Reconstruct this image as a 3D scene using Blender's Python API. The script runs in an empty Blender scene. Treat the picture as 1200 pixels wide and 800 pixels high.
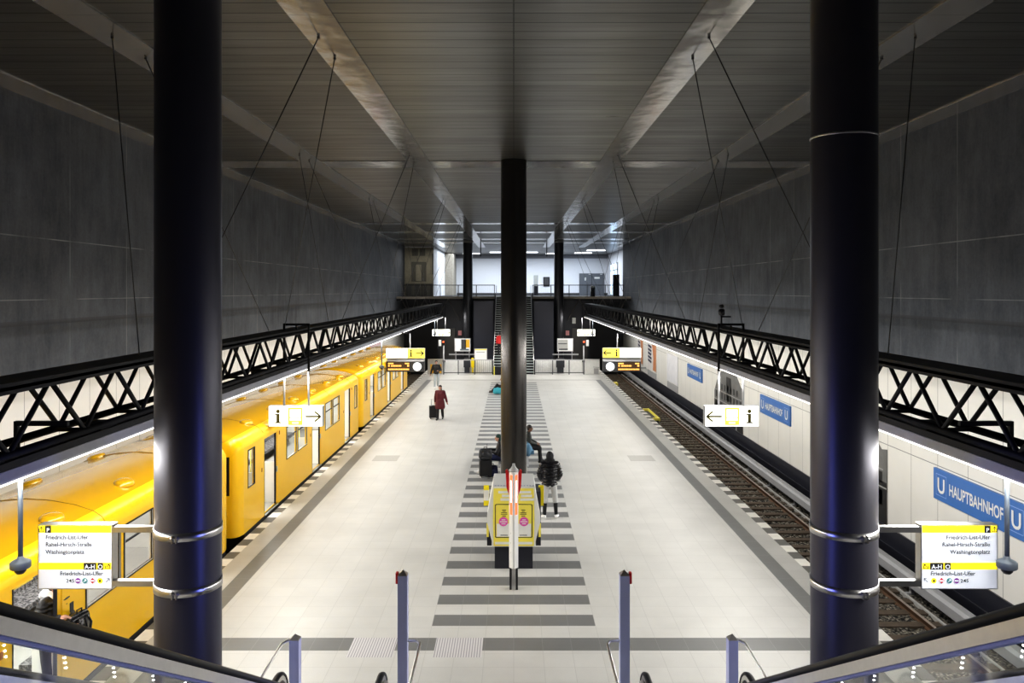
import bpy, bmesh, math, random
from mathutils import Vector, Matrix, Quaternion
random.seed(7)
scn = bpy.context.scene
COL = scn.collection
PI = math.pi
H = 6.15          # eye height over the platform
ZC = 10.15        # ceiling
V = Vector

# ------------------------------------------------------------------ materials
MATS = {}
def nd(nt, t, **kw):
    n = nt.nodes.new(t)
    for k, v in kw.items(): setattr(n, k, v)
    return n
def mth(nt, op, a, b=None, c=None):
    n = nd(nt, 'ShaderNodeMath', operation=op)
    for i, s in enumerate((a, b, c)):
        if s is None: continue
        if isinstance(s, (int, float)): n.inputs[i].default_value = s
        else: nt.links.new(s, n.inputs[i])
    return n.outputs[0]
def mixc(nt, fac, a, b):
    n = nd(nt, 'ShaderNodeMix', data_type='RGBA')
    for key, s in ((0, fac), (6, a), (7, b)):
        if isinstance(s, (int, float)): n.inputs[key].default_value = s
        elif isinstance(s, tuple): n.inputs[key].default_value = (*s[:3], 1)
        else: nt.links.new(s, n.inputs[key])
    return n.outputs[2]
def noise(nt, scale, detail=4, vec=None, rough=.55):
    n = nd(nt, 'ShaderNodeTexNoise')
    n.inputs['Scale'].default_value = scale; n.inputs['Detail'].default_value = detail; n.inputs['Roughness'].default_value = rough
    if vec is not None: nt.links.new(vec, n.inputs['Vector'])
    return n.outputs['Fac']
def coords(nt):
    t = nd(nt, 'ShaderNodeTexCoord'); s = nd(nt, 'ShaderNodeSeparateXYZ')
    nt.links.new(t.outputs['Object'], s.inputs[0])
    return t.outputs['Object'], s.outputs
def ramp(nt, fac, lo, hi):
    n = nd(nt, 'ShaderNodeMapRange'); nt.links.new(fac, n.inputs[0])
    n.inputs[1].default_value = lo; n.inputs[2].default_value = hi
    return n.outputs[0]
def stretch(nt, vec, s):
    n = nd(nt, 'ShaderNodeMapping'); nt.links.new(vec, n.inputs[0]); n.inputs['Scale'].default_value = s
    return n.outputs[0]
def base(name):
    m = bpy.data.materials.new(name); m.use_nodes = True
    nt = m.node_tree; b = nt.nodes['Principled BSDF']
    return m, nt, b
def M(name, col=None, rough=.5, metal=0, emit=0, ecol=None, var=.12, vs=6, coat=0, spec=.5):
    if name in MATS: return MATS[name]
    m, nt, b = base(name)
    co, _ = coords(nt)
    f = noise(nt, vs, 3, co)
    lo = tuple(c * (1 - var) for c in col); hi = tuple(min(1, c * (1 + var)) for c in col)
    nt.links.new(mixc(nt, f, lo, hi), b.inputs['Base Color'])
    b.inputs['Roughness'].default_value = rough; b.inputs['Metallic'].default_value = metal
    b.inputs['Coat Weight'].default_value = coat; b.inputs['Specular IOR Level'].default_value = spec
    if emit:
        b.inputs['Emission Color'].default_value = (*(ecol or col), 1); b.inputs['Emission Strength'].default_value = emit
    MATS[name] = m
    return m

def line_mask(nt, sock, period, width, off=0.0):
    a = mth(nt, 'ADD', sock, off + 1000 * period)
    a = mth(nt, 'MODULO', a, period)
    return mth(nt, 'LESS_THAN', a, width)

def tile_mat(name, col, grout, rough=.4, px=.5, py=.5, strength=.6):
    m, nt, b = base(name); co, s = coords(nt)
    f = noise(nt, .9, 4, co); f2 = noise(nt, 60, 2, co)
    c = mixc(nt, ramp(nt, f, .3, .7), tuple(k * .93 for k in col), tuple(min(1, k * 1.05) for k in col))
    c = mixc(nt, mth(nt, 'MULTIPLY', ramp(nt, f2, .35, .75), .22), c, tuple(k * .72 for k in col))
    # each tile slightly its own tone
    cx = mth(nt, 'FLOOR', mth(nt, 'DIVIDE', s[0], px)); cy = mth(nt, 'FLOOR', mth(nt, 'DIVIDE', s[1], py))
    cb = nd(nt, 'ShaderNodeCombineXYZ'); nt.links.new(cx, cb.inputs[0]); nt.links.new(cy, cb.inputs[1])
    wn = nd(nt, 'ShaderNodeTexWhiteNoise'); nt.links.new(cb.outputs[0], wn.inputs['Vector'])
    c = mixc(nt, mth(nt, 'MULTIPLY', wn.outputs['Value'], .10), c, tuple(k * .6 for k in col))
    g = mth(nt, 'MAXIMUM', line_mask(nt, s[0], px, .010, .005), line_mask(nt, s[1], py, .010, .005))
    nt.links.new(mixc(nt, mth(nt, 'MULTIPLY', g, strength), c, grout), b.inputs['Base Color'])
    b.inputs['Roughness'].default_value = rough
    MATS[name] = m; return m

FLOOR_L = tile_mat('pale_granite', (.575, .567, .54), (.30, .295, .285), strength=.32)
FLOOR_L2 = tile_mat('paler_granite', (.55, .54, .51), (.32, .31, .30), strength=.32)
FLOOR_D = tile_mat('dark_granite', (.195, .195, .19), (.33, .33, .32), strength=.4)
def tactile():
    m, nt, b = base('tactile_tile'); co, s = coords(nt)
    g = line_mask(nt, s[0], .045, .018)
    nt.links.new(mixc(nt, g, (.62, .60, .60), (.34, .33, .34)), b.inputs['Base Color']); b.inputs['Roughness'].default_value = .5
    return m
TACT = tactile()
EDGE_W = M('white_edge_tile', (.82, .80, .74), .5)
EDGE_D = M('dark_edge_tile', (.15, .145, .13), .5)

def concrete():
    m, nt, b = base('dark_concrete'); co, s = coords(nt)
    f = noise(nt, .55, 6, stretch(nt, co, (1, 1, 1)), .65)
    f2 = noise(nt, 3.2, 6, stretch(nt, co, (1, 1, .22)), .7)
    f3 = noise(nt, 14, 4, co)
    k = mth(nt, 'ADD', mth(nt, 'MULTIPLY', f, .5), mth(nt, 'ADD', mth(nt, 'MULTIPLY', f2, .35), mth(nt, 'MULTIPLY', f3, .15)))
    c = mixc(nt, ramp(nt, k, .34, .66), (.027, .032, .041), (.118, .128, .145))
    # pour joints
    v = line_mask(nt, s[1], 2.62, .022, .4); h1 = mth(nt, 'COMPARE', s[2], 7.25, .012); h2 = mth(nt, 'COMPARE', s[2], 5.95, .008)
    jn = mth(nt, 'MAXIMUM', mth(nt, 'MAXIMUM', v, h1), h2)
    jn = mth(nt, 'MULTIPLY', jn, mth(nt, 'MULTIPLY', ramp(nt, noise(nt, .7, 2, co), .36, .55), .85))
    c = mixc(nt, jn, c, (.26, .265, .27))
    dk = mth(nt, 'MULTIPLY', mth(nt, 'COMPARE', s[2], 5.47, .05), .55)
    c = mixc(nt, dk, c, (.05, .05, .055))
    nt.links.new(c, b.inputs['Base Color']); b.inputs['Roughness'].default_value = .75
    bp = nd(nt, 'ShaderNodeBump'); bp.inputs['Strength'].default_value = .25; bp.inputs['Distance'].default_value = .03
    nt.links.new(k, bp.inputs['Height']); nt.links.new(bp.outputs[0], b.inputs['Normal'])
    return m
CONC = concrete()

def cladding():
    m, nt, b = base('white_cladding'); co, s = coords(nt)
    f = noise(nt, .8, 3, co)
    c = mixc(nt, f, (.66, .65, .61), (.76, .75, .71))
    g = mth(nt, 'MAXIMUM', line_mask(nt, s[1], 1.25, .016, .03), mth(nt, 'COMPARE', s[2], 2.03, .010))
    nt.links.new(mixc(nt, mth(nt, 'MULTIPLY', g, .8), c, (.12, .12, .12)), b.inputs['Base Color'])
    b.inputs['Roughness'].default_value = .38
    return m
CLAD = cladding()

def planks():
    m, nt, b = base('ceiling_planks'); co, s = coords(nt)
    idx = mth(nt, 'FLOOR', mth(nt, 'DIVIDE', s[1], .41))
    wn = nd(nt, 'ShaderNodeTexWhiteNoise', noise_dimensions='1D'); nt.links.new(idx, wn.inputs['W'])
    f = noise(nt, .5, 5, stretch(nt, co, (.6, 4, 1)))
    c = mixc(nt, wn.outputs['Value'], (.135, .134, .128), (.20, .198, .188))
    c = mixc(nt, mth(nt, 'MULTIPLY', ramp(nt, f, .35, .7), .5), c, (.09, .085, .08))
    g = mth(nt, 'MAXIMUM', line_mask(nt, s[1], .41, .034), mth(nt, 'COMPARE', s[0], .0, .012))
    nt.links.new(mixc(nt, mth(nt, 'MULTIPLY', g, .93), c, (.006, .006, .006)), b.inputs['Base Color'])
    b.inputs['Metallic'].default_value = .7
    r = mth(nt, 'ADD', mth(nt, 'MULTIPLY', f, .2), .22); nt.links.new(r, b.inputs['Roughness'])
    bp = nd(nt, 'ShaderNodeBump'); bp.inputs['Strength'].default_value = .35; bp.inputs['Distance'].default_value = .02
    nt.links.new(noise(nt, 1.1, 3, stretch(nt, co, (.7, 3, 1))), bp.inputs['Height']); nt.links.new(bp.outputs[0], b.inputs['Normal'])
    return m
PLANK = planks()
def strip_metal():
    m, nt, b = base('bright_ceiling_metal'); co, s = coords(nt)
    f = noise(nt, .8, 3, co)
    g = line_mask(nt, s[1], 1.64, .02)
    c = mixc(nt, f, (.50, .49, .47), (.60, .59, .57))
    nt.links.new(mixc(nt, mth(nt, 'MULTIPLY', g, .6), c, (.05, .05, .05)), b.inputs['Base Color'])
    b.inputs['Metallic'].default_value = .72; b.inputs['Roughness'].default_value = .15
    bp = nd(nt, 'ShaderNodeBump'); bp.inputs['Strength'].default_value = .35; bp.inputs['Distance'].default_value = .05
    nt.links.new(noise(nt, 1.3, 2, stretch(nt, co, (1, .8, 1))), bp.inputs['Height']); nt.links.new(bp.outputs[0], b.inputs['Normal'])
    return m
STRIP = strip_metal()
def ballast_mat():
    m, nt, b = base('ballast_stone'); co, s = coords(nt)
    vo = nd(nt, 'ShaderNodeTexVoronoi'); vo.inputs['Scale'].default_value = 16; nt.links.new(co, vo.inputs['Vector'])
    sep = nd(nt, 'ShaderNodeSeparateColor'); nt.links.new(vo.outputs['Color'], sep.inputs[0])
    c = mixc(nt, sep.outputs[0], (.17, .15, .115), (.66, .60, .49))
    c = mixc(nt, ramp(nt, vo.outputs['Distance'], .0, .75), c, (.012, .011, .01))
    nt.links.new(c, b.inputs['Base Color']); b.inputs['Roughness'].default_value = .9
    bp = nd(nt, 'ShaderNodeBump'); bp.inputs['Strength'].default_value = 1; bp.inputs['Distance'].default_value = .05; bp.invert = True
    nt.links.new(vo.outputs['Distance'], bp.inputs['Height']); nt.links.new(bp.outputs[0], b.inputs['Normal'])
    return m
BALLAST = ballast_mat()
def glass_mat(name, tint=(.9, .95, .93), gl=.12):
    m = bpy.data.materials.new(name); m.use_nodes = True; nt = m.node_tree
    nt.nodes.remove(nt.nodes['Principled BSDF'])
    out = nt.nodes['Material Output']
    tr = nd(nt, 'ShaderNodeBsdfTransparent'); tr.inputs[0].default_value = (*tint, 1)
    g = nd(nt, 'ShaderNodeBsdfGlossy'); g.inputs['Roughness'].default_value = .04
    lw = nd(nt, 'ShaderNodeLayerWeight'); lw.inputs[0].default_value = gl
    mx = nd(nt, 'ShaderNodeMixShader'); nt.links.new(mth(nt, 'MULTIPLY', lw.outputs['Fresnel'], .3 if name == 'clear_glass' else .8), mx.inputs[0])
    nt.links.new(tr.outputs[0], mx.inputs[1]); nt.links.new(g.outputs[0], mx.inputs[2]); nt.links.new(mx.outputs[0], out.inputs[0])
    return m
GLASS = glass_mat('clear_glass'); CARGLASS = glass_mat('window_glass', (.72, .75, .75), .25)
def hatched(name, a, bcol, sc):
    m, nt, b = base(name); co, s = coords(nt)
    f = noise(nt, sc, 1, co)
    nt.links.new(mixc(nt, ramp(nt, f, .48, .52), a, bcol), b.inputs['Base Color']); b.inputs['Roughness'].default_value = .8
    return m
SEATFAB = hatched('seat_moquette', (.03, .03, .034), (.15, .15, .155), 22)

YEL = M('train_yellow', (.92, .56, .005), .32, var=.05, vs=.6, coat=.12, spec=.35)
YROOF = M('train_yellow_roof_shade', (.66, .37, .006), .25, var=.10, vs=.5, coat=.5)  # train yellow darkened for the roof, its shade put into the colour
BLACK = M('satin_black', (.012, .012, .016), .35, var=.3)
BLK2 = M('matte_black', (.008, .008, .010), .75, var=.3)
TRUSSM = M('truss_black', (.008, .008, .010), .55, var=.3, spec=.25)
NAVY = M('black_plinth', (.016, .017, .026), .32, var=.3, vs=1)
COLM = M('blue_black_column', (.062, .060, .075), .36, .35, var=.08, vs=1.5)
COLF = M('black_column', (.022, .022, .026), .35, .5, var=.1)
COLC = M('dark_grey_column', (.060, .056, .053), .27, .75, var=.1, vs=1.5)
STEEL = M('brushed_steel', (.62, .61, .60), .28, 1, var=.08, vs=20)
STEELB = M('post_steel_blue_lit', (.58, .62, .95), .32, .12, var=.06)  # blue light from the escalators is put into the posts' base colour
GREYP = M('grey_paint', (.15, .18, .21), .45, var=.06)
GREYL = M('light_grey_paint', (.46, .46, .47), .45, var=.06)
WHITE = M('white_paint', (.74, .74, .72), .4, var=.03)
DARKG = M('dark_grey', (.06, .06, .065), .5, var=.15)
RUBBER = M('black_rubber', (.009, .009, .013), .42, var=.2, spec=.3)
RUST = M('rail_rust', (.16, .085, .045), .6, var=.3, vs=8)
RAILTOP = M('rail_head', (.40, .34, .29), .35, .8, var=.2)
SLEEP = M('sleeper_timber', (.115, .086, .060), .8, var=.4, vs=10)
COVER = M('third_rail_cover', (.33, .33, .335), .4, var=.15, vs=2)
KERB = M('concrete_kerb', (.62, .61, .58), .8, var=.2)
BLUE = M('station_blue', (.055, .165, .43), .35, var=.03, emit=.04)
YSIGN = M('sign_yellow', (.95, .78, .02), .4, emit=.75, ecol=(1, .86, .03), var=.02)
YPAL = M('sign_pale_yellow', (.95, .80, .08), .4, emit=.62, ecol=(1, .86, .16), var=.02)
WSIGN = M('sign_white', (.80, .82, .86), .4, emit=.30, ecol=(.9, .95, 1), var=.01)
WGLOW = M('sign_glow', (.95, .95, .88), .4, emit=1.1, ecol=(1, 1, .93), var=.01)
INK = M('sign_ink', (.02, .02, .02), .6)
INKG = M('sign_grey_ink', (.045, .043, .046), .6)
OLIVE = M('sign_olive_ink', (.10, .085, .005), .6)
LAMP = M('tube_diffuser', (1, 1, 1), .4, emit=2.6, ecol=(1, .97, .92), var=0)
HALL = M('hall_white', (.75, .76, .80), .5, var=.03)
ORANGE = M('led_orange', (1, .5, .12), .4, emit=1.0, ecol=(1, .55, .16))
SCREEN = M('screen_brown', (.05, .03, .015), .3, emit=.06, ecol=(1, .5, .2))
RED = M('red_plastic', (.6, .02, .02), .35)
REDGLOW = M('red_glow', (1, .1, .04), .4, emit=1.6, ecol=(1, .13, .04))
PINK = M('pink_print', (.75, .11, .45), .5)
YPRINT = M('yellow_print', (.88, .76, .12), .5, var=.03)
LGLOW = M('interior_lamp', (1, 1, 1), .5, emit=3, ecol=(1, .97, .93), var=0)
TIN = M('train_interior', (.66, .66, .64), .5, var=.04)
TFL = M('train_floor', (.27, .27, .26), .6)
SKIN = M('skin', (.50, .28, .20), .55, var=.05)
SKIN2 = M('skin_brown', (.20, .11, .075), .55, var=.05)

# ------------------------------------------------------------------ mesh helpers
class MB:
    def __init__(s): s.bm = bmesh.new(); s.mi = 0
    def face(s, pts, mi=None):
        f = s.bm.faces.new([s.bm.verts.new(p) for p in pts]); f.material_index = s.mi if mi is None else mi
        return f
    def box(s, x0, x1, y0, y1, z0, z1, mi=None):
        if x0 > x1: x0, x1 = x1, x0
        if y0 > y1: y0, y1 = y1, y0
        if z0 > z1: z0, z1 = z1, z0
        v = [s.bm.verts.new(p) for p in ((x0,y0,z0),(x1,y0,z0),(x1,y1,z0),(x0,y1,z0),(x0,y0,z1),(x1,y0,z1),(x1,y1,z1),(x0,y1,z1))]
        for q in ((3,2,1,0),(4,5,6,7),(0,1,5,4),(1,2,6,5),(2,3,7,6),(3,0,4,7)):
            f = s.bm.faces.new([v[i] for i in q]); f.material_index = s.mi if mi is None else mi
        return s
    def bar(s, a, b, w, h=None, mi=None, up=(0,0,1)):
        a, b = V(a), V(b); h = h or w; d = (b - a).normalized(); u = V(up)
        if abs(d.dot(u)) > .98: u = V((1, 0, 0))
        r = d.cross(u).normalized(); u = r.cross(d)
        P = [a + r*i*w/2 + u*j*h/2 for i, j in ((-1,-1),(1,-1),(1,1),(-1,1))] + [b + r*i*w/2 + u*j*h/2 for i, j in ((-1,-1),(1,-1),(1,1),(-1,1))]
        v = [s.bm.verts.new(p) for p in P]
        for q in ((3,2,1,0),(4,5,6,7),(0,1,5,4),(1,2,6,5),(2,3,7,6),(3,0,4,7)):
            f = s.bm.faces.new([v[i] for i in q]); f.material_index = s.mi if mi is None else mi
        return s
    def tube(s, pts, r, n=10, mi=None, rs=None, cap=True):
        pts = [V(p) for p in pts]; rings = []; prev = None
        for i, p in enumerate(pts):
            d = ((pts[min(i+1, len(pts)-1)] - pts[max(i-1, 0)])).normalized()
            u = prev if prev is not None else (V((0,0,1)) if abs(d.z) < .9 else V((1,0,0)))
            u = (u - d * u.dot(d)).normalized(); prev = u; w = d.cross(u)
            rr = rs[i] if rs else r
            rings.append([s.bm.verts.new(p + (u*math.cos(2*PI*k/n) + w*math.sin(2*PI*k/n)) * rr) for k in range(n)])
        m = s.mi if mi is None else mi
        for a, b in zip(rings, rings[1:]):
            for k in range(n):
                f = s.bm.faces.new((a[k], a[(k+1) % n], b[(k+1) % n], b[k])); f.material_index = m; f.smooth = True
        if cap:
            s.bm.faces.new(rings[0][::-1]).material_index = m; s.bm.faces.new(rings[-1]).material_index = m
        return s
    def lathe(s, c, prof, n=24, mi=None, cap=True):
        c = V(c); rings = [[s.bm.verts.new(c + V((r*math.cos(2*PI*k/n), r*math.sin(2*PI*k/n), z))) for k in range(n)] for r, z in prof]
        m = s.mi if mi is None else mi
        for a, b in zip(rings, rings[1:]):
            for k in range(n):
                f = s.bm.faces.new((a[k], a[(k+1) % n], b[(k+1) % n], b[k])); f.material_index = m; f.smooth = True
        if cap:
            s.bm.faces.new(rings[0][::-1]).material_index = m; s.bm.faces.new(rings[-1]).material_index = m
        return s
    def prism(s, poly, axis, a, b, mi=None, smooth=False):
        # poly of 2D points; axis 'y': (x,z) ; 'x': (y,z) ; 'z': (x,y)
        def P(p, t): return {'y': (p[0], t, p[1]), 'x': (t, p[0], p[1]), 'z': (p[0], p[1], t)}[axis]
        A = [s.bm.verts.new(P(p, a)) for p in poly]; B = [s.bm.verts.new(P(p, b)) for p in poly]
        n = len(poly); m = s.mi if mi is None else mi
        for f in (s.bm.faces.new(A[::-1]), s.bm.faces.new(B)): f.material_index = m
        for k in range(n):
            f = s.bm.faces.new((A[k], A[(k+1) % n], B[(k+1) % n], B[k])); f.material_index = m; f.smooth = smooth
        return s
    def disc(s, c, r, n=24, mi=None):   # faces -Y
        c = V(c); s.face([c + V((r*math.cos(2*PI*k/n), 0, r*math.sin(2*PI*k/n))) for k in range(n)], mi); return s
    def ball(s, c, rx, ry=None, rz=None, mi=None, seg=16):
        ry = ry or rx; rz = rz or rx
        r = bmesh.ops.create_uvsphere(s.bm, u_segments=seg, v_segments=max(6, seg // 2), radius=1)
        for v in r['verts']: v.co = V(c) + V((v.co.x*rx, v.co.y*ry, v.co.z*rz))
        for f in {f for v in r['verts'] for f in v.link_faces}: f.smooth = True; f.material_index = s.mi if mi is None else mi
        return s
    def bevel(s, w, seg=2):
        bmesh.ops.bevel(s.bm, geom=[e for e in s.bm.edges if e.is_manifold and e.calc_face_angle(0) > .5], offset=w, segments=seg, affect='EDGES', profile=.5)
        return s
    def build(s, name, mats, parent=None, world=True, recalc=True):
        if recalc: bmesh.ops.recalc_face_normals(s.bm, faces=s.bm.faces[:])
        me = bpy.data.meshes.new(name); s.bm.to_mesh(me); s.bm.free()
        return link(name, me, mats, parent, world)
def build_each(mb, name, mats, parent, **kw):
    bm = mb.bm; bm.verts.ensure_lookup_table(); seen = set(); out = []
    for v in bm.verts:
        if v in seen: continue
        st = [v]; isl = {v}
        while st:
            a = st.pop()
            for e in a.link_edges:
                w = e.other_vert(a)
                if w not in isl: isl.add(w); st.append(w)
        seen |= isl; nb = MB(); mp = {a: nb.bm.verts.new(a.co) for a in isl}
        for f in {f for a in isl for f in a.link_faces}:
            q = nb.bm.faces.new([mp[a] for a in f.verts]); q.smooth = f.smooth; q.material_index = f.material_index
        out.append(nb.build(name, mats, parent, **kw))
    bm.free(); return out
def rootloc(p):
    l = V((0, 0, 0))
    while p is not None: l += p.location; p = p.parent
    return l
def link(name, me, mats, parent=None, world=True):
    for m in (mats if isinstance(mats, (list, tuple)) else [mats]): me.materials.append(m)
    o = bpy.data.objects.new(name, me); COL.objects.link(o)
    if parent is not None:
        if world: me.transform(Matrix.Translation(-rootloc(parent)))
        o.parent = parent
    return o
def tag(o, label=None, cat=None, group=None, kind=None):
    for k, v in (('label', label), ('category', cat), ('group', group), ('kind', kind)):
        if v: o[k] = v
    return o
def thing(name, label, cat, loc=(0, 0, 0), group=None, rz=0):
    o = bpy.data.objects.new(name, None); COL.objects.link(o); o.location = loc; o.rotation_euler = (0, 0, rz); o.empty_display_size = .1
    return tag(o, label, cat, group)
def dup(root, loc, label=None, group=None, rz=None):
    r = root.copy(); COL.objects.link(r); r.location = loc
    if rz is not None: r.rotation_euler = (0, 0, rz)
    if label: r['label'] = label
    if group: r['group'] = group
    for ch in list(root.children):
        c = ch.copy(); COL.objects.link(c); c.parent = r
        for g in list(ch.children):
            d = g.copy(); COL.objects.link(d); d.parent = c
    return r
def struct(name, mb, mats, parent=None):
    o = mb.build(name, mats, parent); o['kind'] = 'structure'; return o
def sharp(o, a=35):
    for p in o.data.polygons: p.use_smooth = True
    o.data.set_sharp_from_angle(angle=math.radians(a)); return o

_tc = {}
def text_mesh(body, size, bold=False, align='LEFT'):
    c = bpy.data.curves.new('t', 'FONT'); c.body = body; c.size = size; c.align_x = align; c.resolution_u = 3
    c.offset = size * (.022 if bold else .009)
    o = bpy.data.objects.new('t', c); COL.objects.link(o)
    bpy.context.view_layer.update()
    me = bpy.data.meshes.new_from_object(o.evaluated_get(bpy.context.evaluated_depsgraph_get()))
    bpy.data.objects.remove(o); bpy.data.curves.remove(c)
    me.materials.clear()
    return me
FRONT = Matrix(((1,0,0,0),(0,0,-1,0),(0,1,0,0),(0,0,0,1)))       # faces -Y
RWALL = Matrix(((0,0,-1,0),(-1,0,0,0),(0,1,0,0),(0,0,0,1)))      # faces -X
def lettering(body, size, at, mat, parent, R=FRONT, bold=False, align='LEFT', sx=1, name='lettering', width=None):
    me = text_mesh(body, size, bold, align)
    if width:
        xs = [v.co.x for v in me.vertices]; sx = width / max(1e-4, max(xs) - min(xs))
    me.transform(Matrix.Translation(V(at)) @ R @ Matrix.Diagonal((sx, 1, 1, 1)))
    return link(name, me, mat, parent)

# ------------------------------------------------------------------ THE SETTING
YF0, YF1 = -2.0, 68.0
def make_floor():
    b = MB()
    xs = sorted({-6.68, -6.42, -5.97, -5.62, -2.82, -2.04, -1.5, -1.36, -.54, 1.5, 5.62, 5.97, 6.42, 6.68})
    ys = {YF0, YF1, 13.35, 13.6, 14.1, 54.5, 54.75}
    for k in range(40): ys |= {14.6 + k, 15.1 + k}
    y = .2
    while y < YF1: ys.add(round(y, 3)); y += .475
    ys = sorted(ys)
    for i in range(len(xs) - 1):
        for j in range(len(ys) - 1):
            x0, x1, y0, y1 = xs[i], xs[i+1], ys[j], ys[j+1]; cx, cy = (x0+x1)/2, (y0+y1)/2; m = 0; ax = abs(cx)
            if ax > 6.42: m = 3 if int(math.floor((cy - .2) / .475)) % 2 else 4
            elif 5.62 < ax < 5.97 and cy < 54.7: m = 1
            elif ax > 5.97: m = 5
            elif ax < 5.62 and (-2.82 < cx < -2.04 or -1.36 < cx < -.54) and 13.35 < cy < 14.1: m = 2
            elif ax < 5.62 and 13.6 < cy < 14.1: m = 1
            elif ax < 1.5 and 14.6 < cy < 53.6 and (cy - 14.6) % 1.0 < .5: m = 1
            elif ax < 5.62 and 54.5 < cy < 54.75: m = 1
            b.face([(x0,y0,0),(x1,y0,0),(x1,y1,0),(x0,y1,0)], m)
    bmesh.ops.remove_doubles(b.bm, verts=b.bm.verts[:], dist=1e-4)
    for sx in (-1, 1):
        b.box(6.60*sx, 6.68*sx, YF0, YF1, -.16, -.002, 5); b.box(6.40*sx, 6.44*sx, YF0, YF1, -1.15, -.05, 6)
    return struct('floor', b, [FLOOR_L, FLOOR_D, TACT, EDGE_W, EDGE_D, FLOOR_L2, BLK2])
floor = make_floor()

def ballast(name, x0, x1, y0, y1, zb, label):
    zb += .008; b = MB(); sx, sy = .085, .085; nx, ny = int((x1-x0)/sx), int((y1-y0)/sy)
    vs = [[b.bm.verts.new((x0 + i*(x1-x0)/nx, y0 + j*(y1-y0)/ny, zb + random.uniform(-.03, .035))) for i in range(nx+1)] for j in range(ny+1)]
    for j in range(ny):
        for i in range(nx): b.bm.faces.new((vs[j][i], vs[j][i+1], vs[j+1][i+1], vs[j+1][i]))
    o = b.build(name, BALLAST); tag(o, label, 'ballast', kind='stuff'); return o
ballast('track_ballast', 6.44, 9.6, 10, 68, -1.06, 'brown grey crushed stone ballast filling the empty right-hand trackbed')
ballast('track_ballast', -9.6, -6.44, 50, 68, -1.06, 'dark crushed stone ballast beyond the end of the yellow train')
b = MB()
for sx in (-1, 1): b.box(6.40*sx, 10.0*sx, -2, 74, -1.35, -1.15)
struct('floor_trackbed', b, BLK2)

for side, sx in (('left', -1), ('right', 1)):
    b = MB(); b.box(10.0*sx, 10.4*sx, -3, 73, 4.30, ZC)
    w = struct('wall_' + side, b, CONC)
    b = MB(); b.box(9.97*sx, 10.25*sx, -3, 73, -.12, 4.42); struct('cladding', b, CLAD, w)
    b = MB(); b.box(9.93*sx, 10.2*sx, -3, 73, -1.2, -.12); b.box(9.905*sx, 9.93*sx, -3, 73, -.62, -.60); struct('plinth', b, NAVY, w)

# ceiling: planks, longitudinal bright strips, cross bands
b = MB(); b.box(-10.9, 10.9, -3, 92, ZC, ZC + .2)
ceil = struct('ceiling', b, PLANK)
for (x0, x1) in ((-3.26, -2.61), (2.66, 3.31), (-6.60, -5.95), (5.95, 6.60), (-10.0, -9.36), (9.36, 10.0)):
    b = MB(); b.box(x0, x1, -3, 74 if abs(x0) < 9 else 73, ZC - .03, ZC + .01); struct('ceiling_strip', b, STRIP, ceil)
for (y0, y1) in ((24.6, 25.9), (47.0, 48.3), (54.0, 55.6), (61.5, 62.6), (66.4, 67.6)):
    b = MB()
    for (x0, x1) in ((-9.36, -6.60), (-5.95, -3.26), (-2.61, 2.66), (3.31, 5.95), (6.60, 9.36)): b.box(x0, x1, y0, y1, ZC - .02, ZC + .01)
    struct('ceiling_band', b, STRIP, ceil)

# far end: landing, black wall under it, hall
b = MB(); b.box(-10, 10, 68, 92, 5.25, 5.6, 0); b.box(-10, 10, 67.9, 68, 5.42, 5.62, 1)
struct('floor_landing', b, [BLK2, M('landing_edge', (.30, .27, .23), .7)])
b = MB(); b.box(-6.4, 6.4, 68.2, 68.5, -.1, 5.3); b.box(-10, -6.4, 72.4, 72.6, -1.2, 5.3); b.box(6.4, 10, 72.4, 72.6, -1.2, 5.3)
b.box(-6.5, -6.4, 68.2, 72.4, -1.2, 5.3); b.box(6.4, 6.5, 68.2, 72.4, -1.2, 5.3)
wf = struct('wall_far', b, M('far_wall_black', (.020, .021, .028), .4, var=.2, vs=1))
b = MB()
for x in (-3.3, -2.0, 2.0, 3.3): b.box(x - .012, x + .012, 68.19, 68.2, 0, 5.2)
struct('wall_joint', b, BLK2, wf)
b = MB(); b.box(-11, 11, 90, 90.3, 5.6, ZC); b.box(10.6, 10.9, 73, 90, 5.6, ZC); wb = struct('wall_back', b, HALL)
b = MB(); b.box(-6.4, 10.6, 89.95, 90, 5.6, 5.85); struct('baseboard_back', b, DARKG)
b = MB(); b.box(-11, 11, 89.7, 90, 9.75, ZC); struct('trim_1', b, M('bulkhead_grey', (.25, .25, .27), .6))
b = MB(); b.box(-10.3, -7.35, 73.02, 85, 5.6, ZC); struct('wall_hall_left', b, HALL)
b = MB(); b.box(-10.3, -6.5, 85.02, 90, 5.6, ZC); struct('wall_hall_stone', b, M('beige_stone', (.34, .31, .26), .8, var=.35, vs=5))
b = MB()
b.box(-9.98, -7.36, 72.9, 73.02, 5.6, ZC - .1, 0)
rf = b
for (x0, x1, z0, z1) in ((-9.3,-8.75,9.3,9.95),(-8.6,-8.1,9.3,9.95),(-9.35,-8.0,6.95,8.75),(-8.0+.35,-7.65+.3,7.6,9.5)):
    rf.box(x0, x1, 72.86, 72.9, z0, z1, 1)
for (x0, x1, z0, z1) in ((-8.95,-8.45,7.0,8.5),(-7.62,-7.5,7.6,9.5)): rf.box(x0, x1, 72.83, 72.86, z0, z1, 0)
rf.box(-9.9, -7.4, 72.85, 72.9, 5.62, 6.75, 2)
for x in (-9.2, -8.4, -7.8): rf.box(x - .15, x + .15, 72.82, 72.85, 5.7, 6.6, 1)
ra = rf.build('relief_panel', [M('relief_beige', (.27, .25, .19), .8, var=.3, vs=4), M('relief_dark', (.11, .105, .085), .8), M('relief_base', (.07, .068, .06), .8)])
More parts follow.
